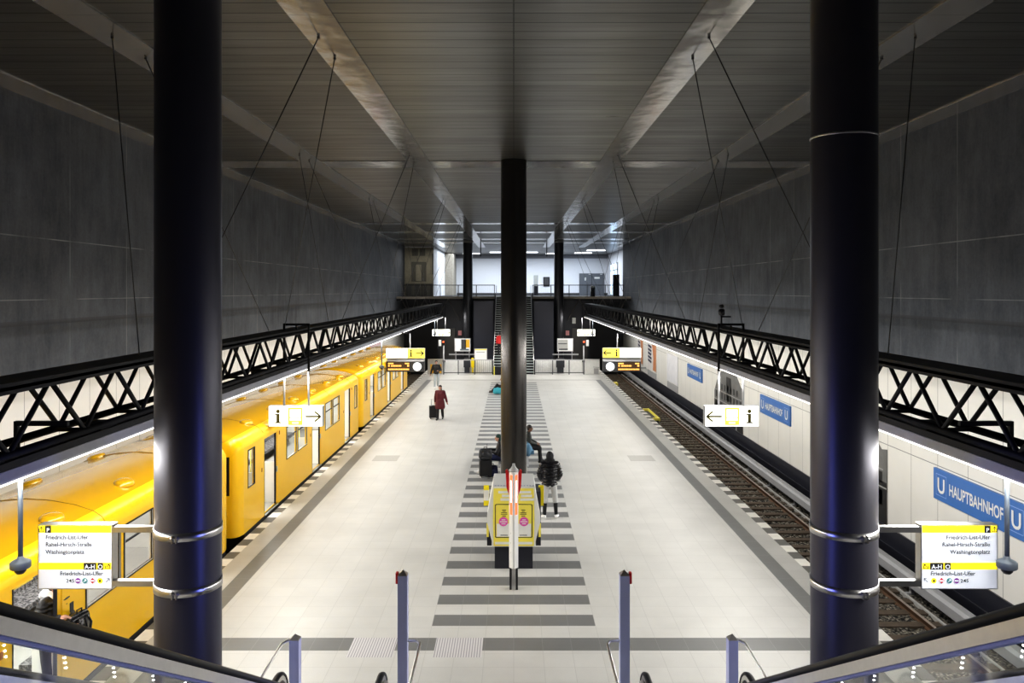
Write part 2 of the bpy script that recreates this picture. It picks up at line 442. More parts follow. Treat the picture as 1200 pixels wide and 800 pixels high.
tag(ra, 'tall weathered beige relief panel with dark recesses left on the upper landing', 'relief panel')
b = MB(); b.box(7.4, 10.2, 89.85, 89.95, 5.6, 8.05, 0); b.box(8.78, 8.82, 89.83, 89.86, 5.6, 8.05, 1)
d1 = struct('door_1', b, [M('door_grey', (.13, .14, .16), .5), BLK2])
b = MB(); b.box(8.0, 8.18, 89.82, 89.85, 7.25, 7.6, 0); b.box(9.1, 9.7, 89.82, 89.85, 7.45, 7.65, 0); struct('notice', b, WHITE, d1)
b = MB(); b.box(8.45, 8.7, 89.75, 89.85, 7.9, 8.0); b.box(9.75, 10.0, 89.75, 89.85, 7.9, 8.0); struct('door_closer', b, STEEL, d1)
b = MB(); b.box(10.52, 10.6, 81, 86.5, 5.7, 8.9)
struct('window_1', b, M('daylight_pane', (.5, .7, .95), .3, emit=1.2, ecol=(.62, .78, 1)))
b = MB()
for y in (80.9, 83.7, 86.5): b.box(10.48, 10.6, y, y + .12, 5.6, 9.0)
b.box(10.48, 10.6, 80.9, 86.6, 8.2, 8.32); struct('window_frame', b, GREYL, bpy.data.objects['window_1'])
b = MB(); b.box(-5, 5, -4, -.3, 5.3, 5.6); struct('floor_upper', b, GREYP)

# ------------------------------------------------------------------ columns
def column(x, y, r, mat, label, ring=None, z1=ZC):
    t = thing('column', label, 'column', (x, y, 0))
    b = MB(); b.lathe((x, y, 0), [(r, .0), (r, z1)], 64, cap=False); b.build('shaft', mat, t)
    b = MB(); b.lathe((x, y, 0), [(r + .03, 0.001), (r + .03, .05), (r + .002, .06)], 48, cap=False); b.build('base_ring', STEEL, t)
    if ring:
        b = MB(); b.lathe((x, y, ring), [(r + .001, -.012), (r + .008, -.008), (r + .008, .008), (r + .001, .012)], 64, cap=False); b.build('joint_ring', STEEL, t)
    return t
COLX = (-4.06, 4.12)
column(COLX[0], 9.94, .395, COLM, 'thick blue-black round column in the left foreground')
column(COLX[1], 9.94, .395, COLM, 'thick blue-black round column in the right foreground, thin silver ring near top', 8.05)
column(0, 24.55, .395, COLC, 'dark grey round column standing in the middle of the platform behind the ticket machine')
column(-3.86, 67, .40, COLF, 'far black column left of the far staircase')
column(3.80, 67, .40, COLF, 'far black column right of the far staircase')

# ------------------------------------------------------------------ wayfinding signs on the front columns
def arrow(b, c, L, ang, w, y):
    c = V((c[0], 0, c[1])); d = V((math.cos(ang), 0, math.sin(ang))); n = V((-d.z, 0, d.x)); yy = V((0, y, 0))
    a, e = c - d*L/2, c + d*L/2
    def seg(p, q, w):
        t = (q - p).normalized(); m = V((-t.z, 0, t.x)) * w / 2
        b.face([p - m + yy, q - m + yy, q + m + yy, p + m + yy])
    seg(a, e, w)
    for s in (-1, 1): seg(e + d*w*.4, e - d*L*.36 + n*s*L*.34, w)
def i_glyph(b, x, z, h, y):
    w = h * .22
    b.disc((x, y, z + h*.5 - w*.62), w*.62, 16)
    def q(x0, x1, z0, z1): b.face([(x0,y,z0),(x1,y,z0),(x1,y,z1),(x0,y,z1)])
    q(x - w*.5, x + w*.5, z - h*.5, z + h*.18); q(x - w*1.05, x + w*.1, z + h*.10, z + h*.18); q(x - w*1.1, x + w*1.1, z - h*.5, z - h*.41)
def wayfinder(side, cx, cw, colx):
    s = -1 if side == 'left' else 1
    lab = ('white and yellow direction sign clamped to the left foreground column' if s < 0 else
           'white and yellow direction sign clamped to the right foreground column')
    Y = 9.9; zc, hh = 2.835, .80
    t = thing('direction_sign', lab, 'sign', (colx, 9.94, 2.0))
    x0, x1 = cx - cw/2, cx + cw/2; z0, z1 = zc - hh/2, zc + hh/2
    b = MB(); b.box(x0, x1, Y, Y + .14, z0, z1); b.bevel(.006, 1); b.build('sign_case', STEEL, t)
    yf = Y - .004
    b = MB(); b.box(x0 + .012, x1 - .012, yf, Y + .01, z0 + .012, z1 - .012); b.build('sign_face', WSIGN, t)
    k = cw / 705.0
    def U(u): return (x0 + (u - 115) * k) if s < 0 else (x1 - (u - 115) * k)
    def W(v): return z1 - (v - 120) * hh / 590.0
    yy = yf - .003
    b = MB(); 
    for (v0, v1) in ((127, 190), (465, 527)): b.face([(x0+.013,yy,W(v1)),(x1-.013,yy,W(v1)),(x1-.013,yy,W(v0)),(x0+.013,yy,W(v0))])
    build_each(b, 'yellow_band', YSIGN, t, recalc=False)
    yy -= .002
    b = MB()
    def rect(u0, u1, v0, v1):
        a, c = sorted((U(u0), U(u1))); b.face([(a,yy,W(v1)),(c,yy,W(v1)),(c,yy,W(v0)),(a,yy,W(v0))])
    ah = (550, 670) if s < 0 else (617, 740); oo = (682, 735) if s < 0 else (550, 605)
    rect(185, 242, 127, 190); rect(*ah, 466, 527); rect(*oo, 466, 527)
    build_each(b, 'black_field', INK, t, recalc=False)
    b = MB()
    def frame(u0, u1, v0, v1):
        rect(u0, u1, v1 - 6, v1); rect(u0, u0 + 6, v0 + 14, v1); rect(u1 - 6, u1, v0 + 14, v1)
    frame(126, 172, 138, 184); arrow(b, (U(149), W(156)), .05, PI/2, .008, yy)
    frame(754, 800, 474, 520); arrow(b, (U(779), W(492)), .05, PI/4 if s < 0 else 3*PI/4, .008, yy)
    arrow(b, (U(777), W(626)), .062, PI/4 if s < 0 else 3*PI/4, .006, yy)
    b.build('arrow_icon', INK, t, recalc=False)
    yy -= .002
    lettering('P', .075, (U(213), yy, W(184)), WSIGN, t, bold=True, align='CENTER')
    lettering('A-H', .075, (U(sum(ah)/2), yy, W(520)), WSIGN, t, bold=True, align='CENTER')
    lettering('O', .075, (U(sum(oo)/2), yy, W(520)), WSIGN, t, bold=True, align='CENTER')
    al = 'LEFT' if s < 0 else 'RIGHT'; al2 = 'RIGHT' if s < 0 else 'LEFT'
    for body, v, w in (('Friedrich-List-Ufer', 248, 400), ('Rahel-Hirsch-Straße', 314, 435), ('Washingtonplatz', 382, 368)):
        lettering(body, .072, (U(190), yy, W(v)), INKG, t, align=al, width=w * k)
    lettering('Friedrich-List-Ufer', .072, (U(735), yy, W(580)), INKG, t, align=al2, width=405 * k)
    lettering('245', .062, (U(424), yy, W(645)), INKG, t, align='CENTER', width=76 * k)
    r = .033; z = W(629)
    b = MB(); b.disc((U(497), yy, z), r); b.build('bus_icon', M('icon_purple', (.35, .06, .42), .5), t, recalc=False)
    b = MB(); b.disc((U(563), yy, z), r); b.build('train_icon', M('icon_green', (.10, .35, .33), .5), t, recalc=False)
    b = MB(); b.face([(U(635)-r*1.1,yy,z),(U(635),yy,z-r*1.1),(U(635)+r*1.1,yy,z),(U(635),yy,z+r*1.1)]); b.build('tram_icon', M('icon_red', (.75, .03, .05), .5), t, recalc=False)
    b = MB(); b.disc((U(706), yy, z), r); b.build('taxi_icon', YSIGN, t, recalc=False)
    yy -= .002
    b = MB()
    for u in (497, 635): b.face([(U(u)-r*.8,yy,z-.009),(U(u)+r*.8,yy,z-.009),(U(u)+r*.8,yy,z+.009),(U(u)-r*.8,yy,z+.009)])
    arrow(b, (U(563), z), .042, PI/4, .008, yy); build_each(b, 'icon_bar', WSIGN, t, recalc=False)
    b = MB(); b.face([(U(706)-.014,yy,z-.014),(U(706)+.014,yy,z-.014),(U(706)+.014,yy,z+.004),(U(706)-.014,yy,z+.004)]); b.disc((U(706), yy, z+.006), .010, 12); b.build('icon_mark', INK, t, recalc=False)
    for z in (3.18, 2.51):
        b = MB(); b.lathe((colx, 9.94, z), [(.397,-.05),(.405,-.05),(.405,.05),(.397,.05)], 64, cap=False); b.build('clamp_band', STEEL, t)
        a, c = (x1, colx - .39) if s < 0 else (colx + .39, x0)
        b = MB(); b.box(a, c, 9.88, 9.97, z - .035, z + .035); b.bevel(.008, 1); b.build('arm', STEEL, t)
        xb = colx - s * .06 if False else colx + (.02 if s < 0 else .10)
        b = MB(); b.box(xb - .05, xb - .035, 9.50, 9.55, z - .055, z + .03); b.box(xb + .0, xb + .015, 9.50, 9.55, z - .055, z + .03); b.tube([(xb - .07, 9.52, z), (xb + .035, 9.52, z)], .011, 8); b.build('clamp_bolt', STEEL, t)
wayfinder('left', -5.45, .925, COLX[0]); wayfinder('right', 5.54, .955, COLX[1])

# ------------------------------------------------------------------ hanging trusses, light strips, cables
def truss(sx, side):
    t = thing('hanging_truss', f'long black lattice truss hung on cables over the {"yellow train" if sx < 0 else "empty track"}', 'truss', (6.2*sx, 5, 4))
    ZT, ZB = 5.01, 4.19; XF, XB, XT = 6.0*sx, 6.5*sx, 6.25*sx
    b = MB(); b.box(XT - .30, XT + .30, 4, 67, ZT - .045, ZT + .045); b.box(XF - .05, XF + .05, 4, 67, ZT - .09, ZT); b.box(XB - .05, XB + .05, 4, 67, ZT - .09, ZT); b.build('top_chord', TRUSSM, t)
    for x in (XF, XB):
        b = MB(); b.tube([(x, 4, ZB), (x, 67, ZB)], .055, 10); b.build('bottom_chord', TRUSSM, t)
    P = 1.68; dl = []
    for (x, ph) in ((XF, 10.30), (XB, 10.55)):
        y = ph - P*4
        while y < 66:
            for d in (-P/2, P/2):
                if 4 < y + d < 66.9 and y > 4: dl.append((y, ((x, y + (.05 if d > 0 else -.05), ZT - .07), (x, y + d*.97, ZB + .03))))
            y += P
    dl.sort(key=lambda q: q[0]); dl = [q for q in dl if q[0] > 7.5] 
    rest = MB(); n = 0
    for q in dl:
        a, c = q[1]
        if n < 98:
            b = MB(); b.tube([a, c], .034, 8); b.build('diagonal', TRUSSM, t); n += 1
        else: rest.tube([a, c], .034, 6)
    o = rest.build('diagonal', TRUSSM, t); o['kind'] = 'stuff'
    b = MB(); y = 4.5
    while y < 67:
        b.bar((XF, y, ZB), (XB, y, ZB), .05); y += P
    build_each(b, 'cross_tie', TRUSSM, t)
    b = MB(); b.box(5.98*sx, 6.35*sx, 4, 67, 4.04, 4.11); b.box(5.96*sx, 5.98*sx, 4, 67, 4.03, 4.12); b.build('cable_tray', BLK2, t)
    b = MB(); y = 5.2
    while y < 66:
        b.tube([(XF + .03*sx, y, ZB), (XF + .03*sx, y, 3.98)], .014, 6); y += 2.75
    build_each(b, 'hanger', TRUSSM, t)
    b = MB(); y = 9
    random.seed(3)
    while y < 60:
        b.box(6.0*sx, 6.3*sx, y, y + random.uniform(.3, .7), 4.11, 4.20); y += random.uniform(1.6, 3.4)
    build_each(b, 'junction_box', BLK2, t)
    # light strip: a thing of its own under the truss
    l = thing('light_strip', f'continuous pale grey strip light glowing under the {side} truss', 'light', (6.0*sx, 5, 3.9))
    b = MB(); b.prism([(5.93*sx, 3.89), (5.93*sx, 3.92), (5.97*sx, 4.02), (6.2*sx, 4.02), (6.2*sx, 3.89)], 'y', 4, 67); b.build('housing', M('lilac_grey_housing', (.52, .52, .57), .4), l)
    b = MB(); b.box(5.925*sx, 6.18*sx, 4, 67, 3.872, 3.892); b.build('diffuser', LAMP, l)
truss(-1, 'left'); truss(1, 'right')

ordw = ['first', 'second', 'third', 'fourth']
ANCH = [12.44, 23.3, 34.5, 45.6]
ENDS = {('outer','a'): [13.3, 26.9, 40.7, 52], ('inner','a'): [14.4, 29, 42.5, 54], ('outer','b'): [20.4, 36, 47.5, 60], ('inner','b'): [21.7, 38.4, 49.5, 61.5]}
for sx, side in ((-1, 'left'), (1, 'right')):
    for io, xa in (('outer', 6.27), ('inner', 3.05)):
        for ab in 'ab':
            for k in range(4):
                ya = ANCH[k] + (1.13 if ab == 'b' else 0); ye = ENDS[(io, ab)][k]
                b = MB(); b.tube([(xa*sx, ya, ZC - .05), (6.25*sx, ye, 5.07)], .0095, 6)
                b.lathe((xa*sx, ya, ZC - .07), [(.024, 0), (.024, .035)], 10)
                o = b.build('suspension_cable', M('cable_black', (.012, .012, .012), .4))
                tag(o, f'thin {"long slanting" if ab == "b" else "steep"} cable to {side} truss, {ordw[k]} from front on {io} ceiling strip', 'cable', f'suspension cables of the {side} truss')

# ------------------------------------------------------------------ hanging signs
def hanging_sign(sx, Y, label, width=1.49, double=False, z=2.67, tiny=False):
    X = 6.03*sx; t = thing('hanging_sign', label, 'sign', (X, Y, z)); hh = .57
    if double: X = 5.71*sx; hh = .52
    x0, x1 = X - width/2, X + width/2; z0, z1 = z - hh/2, z + hh/2
    b = MB(); b.box(x0, x1, Y, Y + .22, z0, z1); b.bevel(.01, 1); b.build('sign_case', GREYL, t)
    yf = Y - .004
    if not double:
        b = MB(); b.box(x0 + .01, x1 - .01, yf, Y + .02, z0 + .01, z1 - .01); b.build('sign_face', WGLOW, t)
        y = yf - .003
        b = MB(); i_glyph(b, X - sx*-.5 if False else X + .48*sx, z, .38, y); b.build('information_icon', OLIVE, t, recalc=False)
        b = MB(); arrow(b, (X - .48*sx, z - .005), .40, 0 if sx < 0 else PI, .045, y); b.build('arrow_icon', OLIVE, t, recalc=False)
        # pale train icon
        b = MB(); q = lambda a0, a1, c0, c1, yy=y: b.face([(X+a0,yy,z+c0),(X+a1,yy,z+c0),(X+a1,yy,z+c1),(X+a0,yy,z+c1)])
        q(-.20, -.155, -.24, .24); q(.155, .20, -.24, .24); q(-.155, .155, .19, .24); q(-.155, .155, -.24, -.20); q(-.155, -.09, -.20, -.12); q(.09, .155, -.20, -.12); q(-.09, .09, -.165, -.125); q(-.155, .155, -.045, -.02)
        b.build('train_icon', YPAL, t, recalc=False)
    else:
        b = MB(); b.box(x0 + .01, x1 - .01, yf, Y + .02, z0 + .01, z1 - .01); b.build('sign_face', WGLOW, t)
        y = yf - .003; w = .91
        a0, a1 = (x1 - w, x1 - .01) if sx < 0 else (x0 + .01, x0 + w)
        b = MB(); b.face([(a0,y,z0+.01),(a1,y,z0+.01),(a1,y,z1-.01),(a0,y,z1-.01)]); b.build('yellow_field', YPAL, t, recalc=False)
        y -= .003
        b = MB(); i_glyph(b, x1 - .73 if sx < 0 else x0 + .73, z, .37, y); b.build('information_icon', INK, t, recalc=False)
        b = MB(); arrow(b, (x1 - .28 if sx < 0 else x0 + .26, z), .38, 0 if sx < 0 else PI, .052, y); b.build('arrow_icon', INK, t, recalc=False)
    px = (-.34, .34) if not double else ((0.35*-sx - .0, ) )
    for dx in px:
        xx = 6.03*sx + dx if not double else 5.47*sx
        b = MB(); b.tube([(xx, Y + .11, z1), (xx, Y + .11, 3.88)], .03, 10); b.build('pole', GREYL, t)
        if not double and not tiny:
            b = MB(); b.box(xx - .028, xx + .028, Y + .08, Y + .14, 3.9, 5.2); b.build('bracket_leg', TRUSSM, t)
        elif double:
            b = MB(); b.box(xx - .028*sx, 6.1*sx, Y + .08, Y + .14, 3.86, 3.92); b.build('bracket_arm', TRUSSM, t)
        else:
            b = MB(); b.box(xx - .028, xx + .028, Y + .08, Y + .14, 3.9, 5.0); b.build('bracket_leg', TRUSSM, t)
    if not double and not tiny:
        b = MB(); b.box(6.03*sx - .368, 6.03*sx + .368, Y + .08, Y + .14, 5.17, 5.23); b.box(6.03*sx - .02, 6.03*sx + .02, Y + .08, Y + .14, 5.0, 5.2); b.build('bracket_bar', TRUSSM, t)
    return t, X
hanging_sign(-1, 22.0, 'glowing white sign with i, faint train symbol and right arrow, over the train')
hanging_sign(1, 22.0, 'glowing white sign with left arrow, faint train symbol and i, over the track')
hanging_sign(-1, 66.2, 'small far glowing sign at the left end of the platform', tiny=True, z=2.62)
hanging_sign(1, 66.2, 'small far glowing sign at the right end of the platform', tiny=True, z=2.62)
hanging_sign(-1, 42.0, 'long white sign with yellow i and right arrow field above the left departure display', 2.05, True, 2.83)
hanging_sign(1, 42.0, 'long white sign with yellow left arrow and i field above the right departure display', 2.03, True, 2.85)
def display(sx):
    X = 5.71*sx; Y = 42.02; z0, z1 = 1.85, 2.515
    t = thing('departure_display', f'black departure display with orange lettering and clock under the {"left" if sx < 0 else "right"} long sign', 'display', (X, Y, z1))
    b = MB(); b.box(X - 1.0, X + 1.0, Y, Y + .33, z0, z1 - .12); b.bevel(.015, 1); b.build('case', DARKG, t)
    b = MB(); b.prism([(Y - .02, z1 - .12), (Y + .1, z1 + .06), (Y + .3, z1 + .06), (Y + .36, z1 - .12)], 'x', X - .985, X + .985); b.build('top_cover', GREYL, t)
    cx = X - .62*sx; zc = (z0 + z1 - .12) / 2
    b = MB(); b.tube([(cx, Y - .03, zc), (cx, Y + .01, zc)], .225, 32); o = b.build('clock', M('clock_face', (.85, .9, .95), .4, emit=.75, ecol=(.92, .97, 1)), t)
    b = MB(); b.bar((cx, Y - .036, zc), (cx - .11, Y - .036, zc + .04), .018); b.bar((cx, Y - .036, zc), (cx + .045, Y - .036, zc + .155), .013); build_each(b, 'clock_hand', INK, o)
    dx0, dx1 = (X - .95, X + .23) if sx < 0 else (X - .23, X + .95)
    b = MB(); b.box(dx0, dx1, Y - .012, Y + .01, z0 + .05, z1 - .17); o = b.build('screen', SCREEN, t)
    b = MB(); y = Y - .016; w = dx1 - dx0; h = z1 - z0 - .22; zb = z0 + .05
    random.seed(5)
    def q(u0, u1, v0, v1): b.face([(dx0+u0*w,y,zb+v0*h),(dx0+u1*w,y,zb+v0*h),(dx0+u1*w,y,zb+v1*h),(dx0+u0*w,y,zb+v1*h)])
    q(.03, .27, .80, .95); q(.78, .97, .80, .95); q(.03, .10, .5, .72); q(.88, .97, .5, .72)
    for row, (ua, ub) in ((.5, (.16, .62)), (.08, (.03, .97))):
        u = ua
        while u < ub:
            l = random.uniform(.02, .05); q(u, min(ub, u + l), row, row + .2); u += l + .008
    build_each(b, 'led_text', ORANGE, o, recalc=False)
display(-1); display(1)

def camera_dome(sx, x, Y, zb, label):
    t = thing('dome_camera', label, 'camera', (x, Y, zb))
    b = MB(); b.tube([(x, Y, zb + .12), (x, Y, 3.88)], .028, 12); b.build('pole', GREYP, t)
    b = MB(); b.lathe((x, Y, zb), [(.105, .0), (.115, .012), (.115, .075), (.10, .09), (.04, .12), (.03, .15)], 24); b.build('mount', GREYP, t)
    b = MB(); b.lathe((x, Y, zb), [(.005, -.075), (.04, -.065), (.065, -.035), (.072, .005)], 20); b.build('dome', BLACK, t)
for sx, s in ((-1, 'left'), (1, 'right')):
    camera_dome(sx, 6.02*sx, 9.72, 2.76, f'grey dome camera on a pole beside the {s} foreground direction sign')
    camera_dome(sx, 6.0*sx, 60.5, 2.75, f'small far dome camera on a pole under the {s} truss near the tunnel')
    t = thing('mounting_bracket', f'black angle bracket inside the {s} truss in the foreground', 'bracket', (6.02*sx, 10.3, 3.9))
    b = MB(); b.box(6.40*sx, 6.45*sx, 10.27, 10.33, 3.9, 4.43); b.build('upright', TRUSSM, t)
    b = MB(); b.box(6.45*sx, 5.76*sx, 10.27, 10.33, 4.40, 4.46); b.build('arm', TRUSSM, t)
camera_dome(-1, -6.0, 36.2, 2.62, 'grey dome camera on a pole above the middle of the train')
t = thing('loudspeaker', 'small dark loudspeaker pair on a bracket above the right truss', 'loudspeaker', (5.95, 22, 5.2))
b = MB(); b.box(5.72, 5.76, 22, 22.05, 5.2, 5.45); b.box(5.72, 6.0, 22, 22.05, 5.40, 5.44); b.build('bracket', BLACK, t)
b = MB(); b.lathe((5.74, 22, 5.45), [(.05, 0), (.09, .03), (.09, .16), (.05, .19)], 16); b.lathe((5.74, 22, 5.66), [(.04, 0), (.08, .03), (.05, .1)], 16); build_each(b, 'horn', BLACK, t)

# ------------------------------------------------------------------ track: rails, sleepers, third rail
def rail(x, y0, y1, label):
    b = MB(); P = [(x-.07,-1.05),(x+.07,-1.05),(x+.07,-1.03),(x+.012,-1.01),(x+.012,-.945),(x+.036,-.935),(x+.036,-.902),(x-.036,-.902),(x-.036,-.935),(x-.012,-.945),(x-.012,-1.01),(x-.07,-1.03)]
    b.prism(P, 'y', y0, y1); 
    for f in b.bm.faces:
        if all(v.co.z > -.91 for v in f.verts): f.material_index = 1
    tag(b.build('rail', [RUST, RAILTOP]), label, 'rail')
rail(8.06 + .755, 10, 68, 'rusty running rail farther from the platform on the right-hand track')
rail(8.06 - .755, 10, 68, 'running rail close under the right platform edge')
rail(-8.06 - .755, 50, 68, 'far running rail of the left track beyond the train')
rail(-8.06 + .755, 50, 68, 'near running rail of the left track beyond the train')
sm = MB(); sm.box(-1.25, 1.25, -.12, .12, -.10, .03); sm.bevel(.015, 1)
sl = sm.build('sleeper', SLEEP); sl.location = (8.06, 10.6, -1.04)
tag(sl, 'dark timber sleeper bedded in ballast under the right-hand track', 'sleeper', 'sleepers of the right-hand track')
y = 11.25
while y < 67.8:
    o = sl.copy(); COL.objects.link(o); o.location = (8.06, y, -1.04 + random.uniform(-.008, .008)); y += .65
y = 51.5
while y < 67.8:
    o = sl.copy(); COL.objects.link(o); o.location = (-8.06, y, -1.04); y += .65
    tag(o, 'dark timber sleeper of the left-hand track beyond the end of the train', 'sleeper', 'sleepers of the left-hand track')
t = thing('third_rail', 'grey covered third rail running along the black plinth of the right wall', 'third rail', (9.4, 10, -1))
b = MB(); b.prism([(9.27,-.60),(9.33,-.54),(9.50,-.54),(9.54,-.60),(9.54,-.80),(9.27,-.80)], 'y', 10, 68); b.build('cover', COVER, t)
b = MB(); b.box(9.34, 9.46, 10, 68, -.86, -.75); b.build('conductor', BLK2, t)
for k in range(22):
    y = 11 + 2.6*k; b = MB(); b.box(9.38, 9.46, y, y + .1, -1.1, -.72); b.box(9.2, 9.4, y, y + .1, -1.08, -1.0); b.build('support', GREYL, t)
b = MB(); b.box(9.18, 9.24, 10, 68, -1.2, -.98); tag(b.build('kerb', KERB), 'thin pale concrete kerb beside the third rail on the right track', 'kerb')
for (ya, yb) in ((38.2, 41.4),):
    t = thing('edge_ramp', 'yellow metal step bracket fixed at the right platform edge', 'step', (6.8, ya, -.2))
    b = MB(); b.box(6.70, 6.98, ya, yb, -.13, -.08); b.build('tread', DARKG, t)
    b = MB(); b.box(6.94, 7.02, ya, yb, -.13, .02); b.box(6.70, 7.0, ya, ya + .25, -.10, .01); b.box(6.70, 7.0, yb - .25, yb, -.10, .01); b.build('lip', YPRINT, t)
    b = MB(); b.box(6.72, 6.96, ya, ya + .06, -.6, -.13); b.box(6.72, 6.96, yb - .06, yb, -.6, -.13); b.build('support', BLACK, t)
b = MB(); b.box(6.72, 6.95, 53.0, 53.7, -.2, -.02); tag(b.build('edge_marker', YPRINT), 'small yellow block at the far right platform edge', 'marker')

# ------------------------------------------------------------------ right wall: station signs, photo panels, posters
def station_sign(y0, y1, label):
    t = thing('station_sign', label, 'sign', (9.95, (y0+y1)/2, 1.6)); z0, z1 = 1.26, 1.98; x = 9.91
    b = MB(); b.box(x, 9.97, y0, y1, z0, z1); b.build('plate', BLUE, t)
    L = y1 - y0; xx = x - .006
    for ya in (y1 - .12, y0 + .57):
        b = MB()
        for (p, q, r, s) in ((ya, ya-.45, z0+.11, z0+.125), (ya, ya-.45, z1-.125, z1-.11), (ya, ya-.015, z0+.11, z1-.11), (ya-.435, ya-.45, z0+.11, z1-.11)):
            b.face([(xx,p,r),(xx,q,r),(xx,q,s),(xx,p,s)])
        b.build('logo_frame', M('sign_line_blue', (.30, .42, .72), .5), t, recalc=False)
        lettering('U', .48, (xx - .003, ya - .225, z0 + .19), WHITE, t, RWALL, True, 'CENTER', name='logo_letter')
    lettering('HAUPTBAHNHOF', .36, (xx - .003, (y0+y1)/2 + .04, z0 + .23), WHITE, t, RWALL, True, 'CENTER', width=L - 1.45)
station_sign(15.35, 18.8, 'blue HAUPTBAHNHOF station sign nearest the camera on the right wall')
station_sign(28.6, 32.05, 'blue HAUPTBAHNHOF station sign between the two photo panels on the right wall')
station_sign(42.0, 45.5, 'blue HAUPTBAHNHOF station sign farthest along the right wall')
def photo_panel(y0, y1, label):
    t = thing('photo_panel', label, 'wall picture', (9.95, (y0+y1)/2, -.1)); L = y1 - y0; x = 9.955
    P = [(y1, -.35), (y1, 1.2), (y1 - .10*L, 1.75), (y1 - .25*L, 2.25), (y1 - .42*L, 2.5), (y1 - .62*L, 2.55), (y1 - .8*L, 2.3), (y0 + .06*L, 1.85), (y0, 1.9), (y0, -.35)]
    b = MB(); b.prism(P, 'x', x, 9.97); b.build('print', M('photo_grey', (.15, .15, .145), .5, var=.6, vs=1.5), t)
    b = MB(); xx = x - .004
    def q(u0, u1, z0, z1): b.face([(xx,y1-u0*L,z0),(xx,y1-u1*L,z0),(xx,y1-u1*L,z1),(xx,y1-u0*L,z1)])
    q(0, 1, -.34, .15); q(0, .3, .15, .8); q(.7, 1, .15, 1.0)
    for i in range(9):
        u = .06 + i*.105
        q(u, u + .05, .35, .75)
        q(u, u + .05, .95, 1.25)
        if i not in (0, 8): q(u, u + .045, 1.4, 1.68)
    q(.45, .62, 1.0, 2.1)
    b.build('dark_area', M('photo_dark', (.020, .020, .020), .5, var=.5, vs=3), t, recalc=False)
    b = MB(); xx = x - .006
    for i, u in enumerate((.1, .34, .55, .78)): q(u, u + .03, -.2 + .05*(i % 2), .12)
    q(.0, 1, .82, .86); q(.04, .96, 1.30, 1.33)
    build_each(b, 'light_area', M('photo_light', (.36, .36, .35), .5, var=.3, vs=3), t, recalc=False)
photo_panel(21.25, 26.4, 'black and white building photograph half hidden behind the right foreground column')
photo_panel(34.6, 39.5, 'black and white building photograph behind the glowing left arrow sign')
def ad_poster(y0, y1, z0, z1, label):
    t = thing('advert_poster', label, 'poster', (9.95, y0, z0)); L = y1 - y0; x = 9.94
    b = MB(); b.box(x, 9.97, y0, y1, z0, z1); b.build('sheet', M('poster_sheet', (.62, .60, .58), .5), t)
    b = MB(); xx = x - .004; hh = z1 - z0
    b.face([(xx,y0+.35*L,z0+.05*hh),(xx,y0,z0+.05*hh),(xx,y0,z1),(xx,y0+.45*L,z1),(xx,y0+.3*L,z0+.5*hh)]); b.build('portrait_area', M('poster_orange', (.50, .22, .10), .5, var=.3), t)
    b = MB()
    random.seed(11)
    for i in range(5):
        zz = z1 - (.12 + .14*i)*hh; b.face([(xx,y0+.92*L,zz),(xx,y0+random.uniform(.45,.6)*L,zz-.05*hh),(xx,y0+.5*L,zz+.04*hh),(xx,y0+.92*L,zz+.09*hh)])
    build_each(b, 'headline', M('poster_ink', (.02, .025, .06), .5), t)
ad_poster(55.6, 59.2, .35, 2.25, 'advert poster with slanted headline and orange portrait, nearer one on right wall')
ad_poster(61.3, 63.8, .35, 2.25, 'advert poster partly hidden by the right long sign near the tunnel')
for (ya, yb, lab) in ((55.6, 59.2, 'grey panel under the orange advert poster'), (48.3, 51.6, 'grey panel under the blank white poster board')):
    b = MB(); b.box(9.94, 9.97, ya, yb, -.12 if ya > 52 else -.35, .30); tag(b.build('wall_panel', M('panel_grey', (.36, .36, .36), .5)), lab + ' on the right wall', 'panel')
b = MB(); b.box(9.93, 9.97, 48.3, 51.6, .36, 2.1); tag(b.build('poster_board', M('blank_poster', (.66, .66, .68), .5, var=.14, vs=2.5)), 'blank white poster board with faint creases on the right wall', 'poster board')
t = thing('wall_camera', 'small grey camera on an arm beside the orange advert poster', 'camera', (9.7, 60, .3))
b = MB(); b.box(9.5, 9.95, 59.9, 59.97, .28, .34); b.build('arm', GREYP, t)
b = MB(); b.box(9.35, 9.55, 59.7, 60.1, .2, .36); b.build('body', GREYP, t)
for sx in (-1,):
    b = MB(); b.box(-9.96, -9.92, 55, 60, .35, 2.6); tag(b.build('advert_poster', M('poster_pink', (.55, .42, .45), .5, var=.3, vs=.8)), 'pale pinkish poster on the left wall above the far end of the train', 'poster')

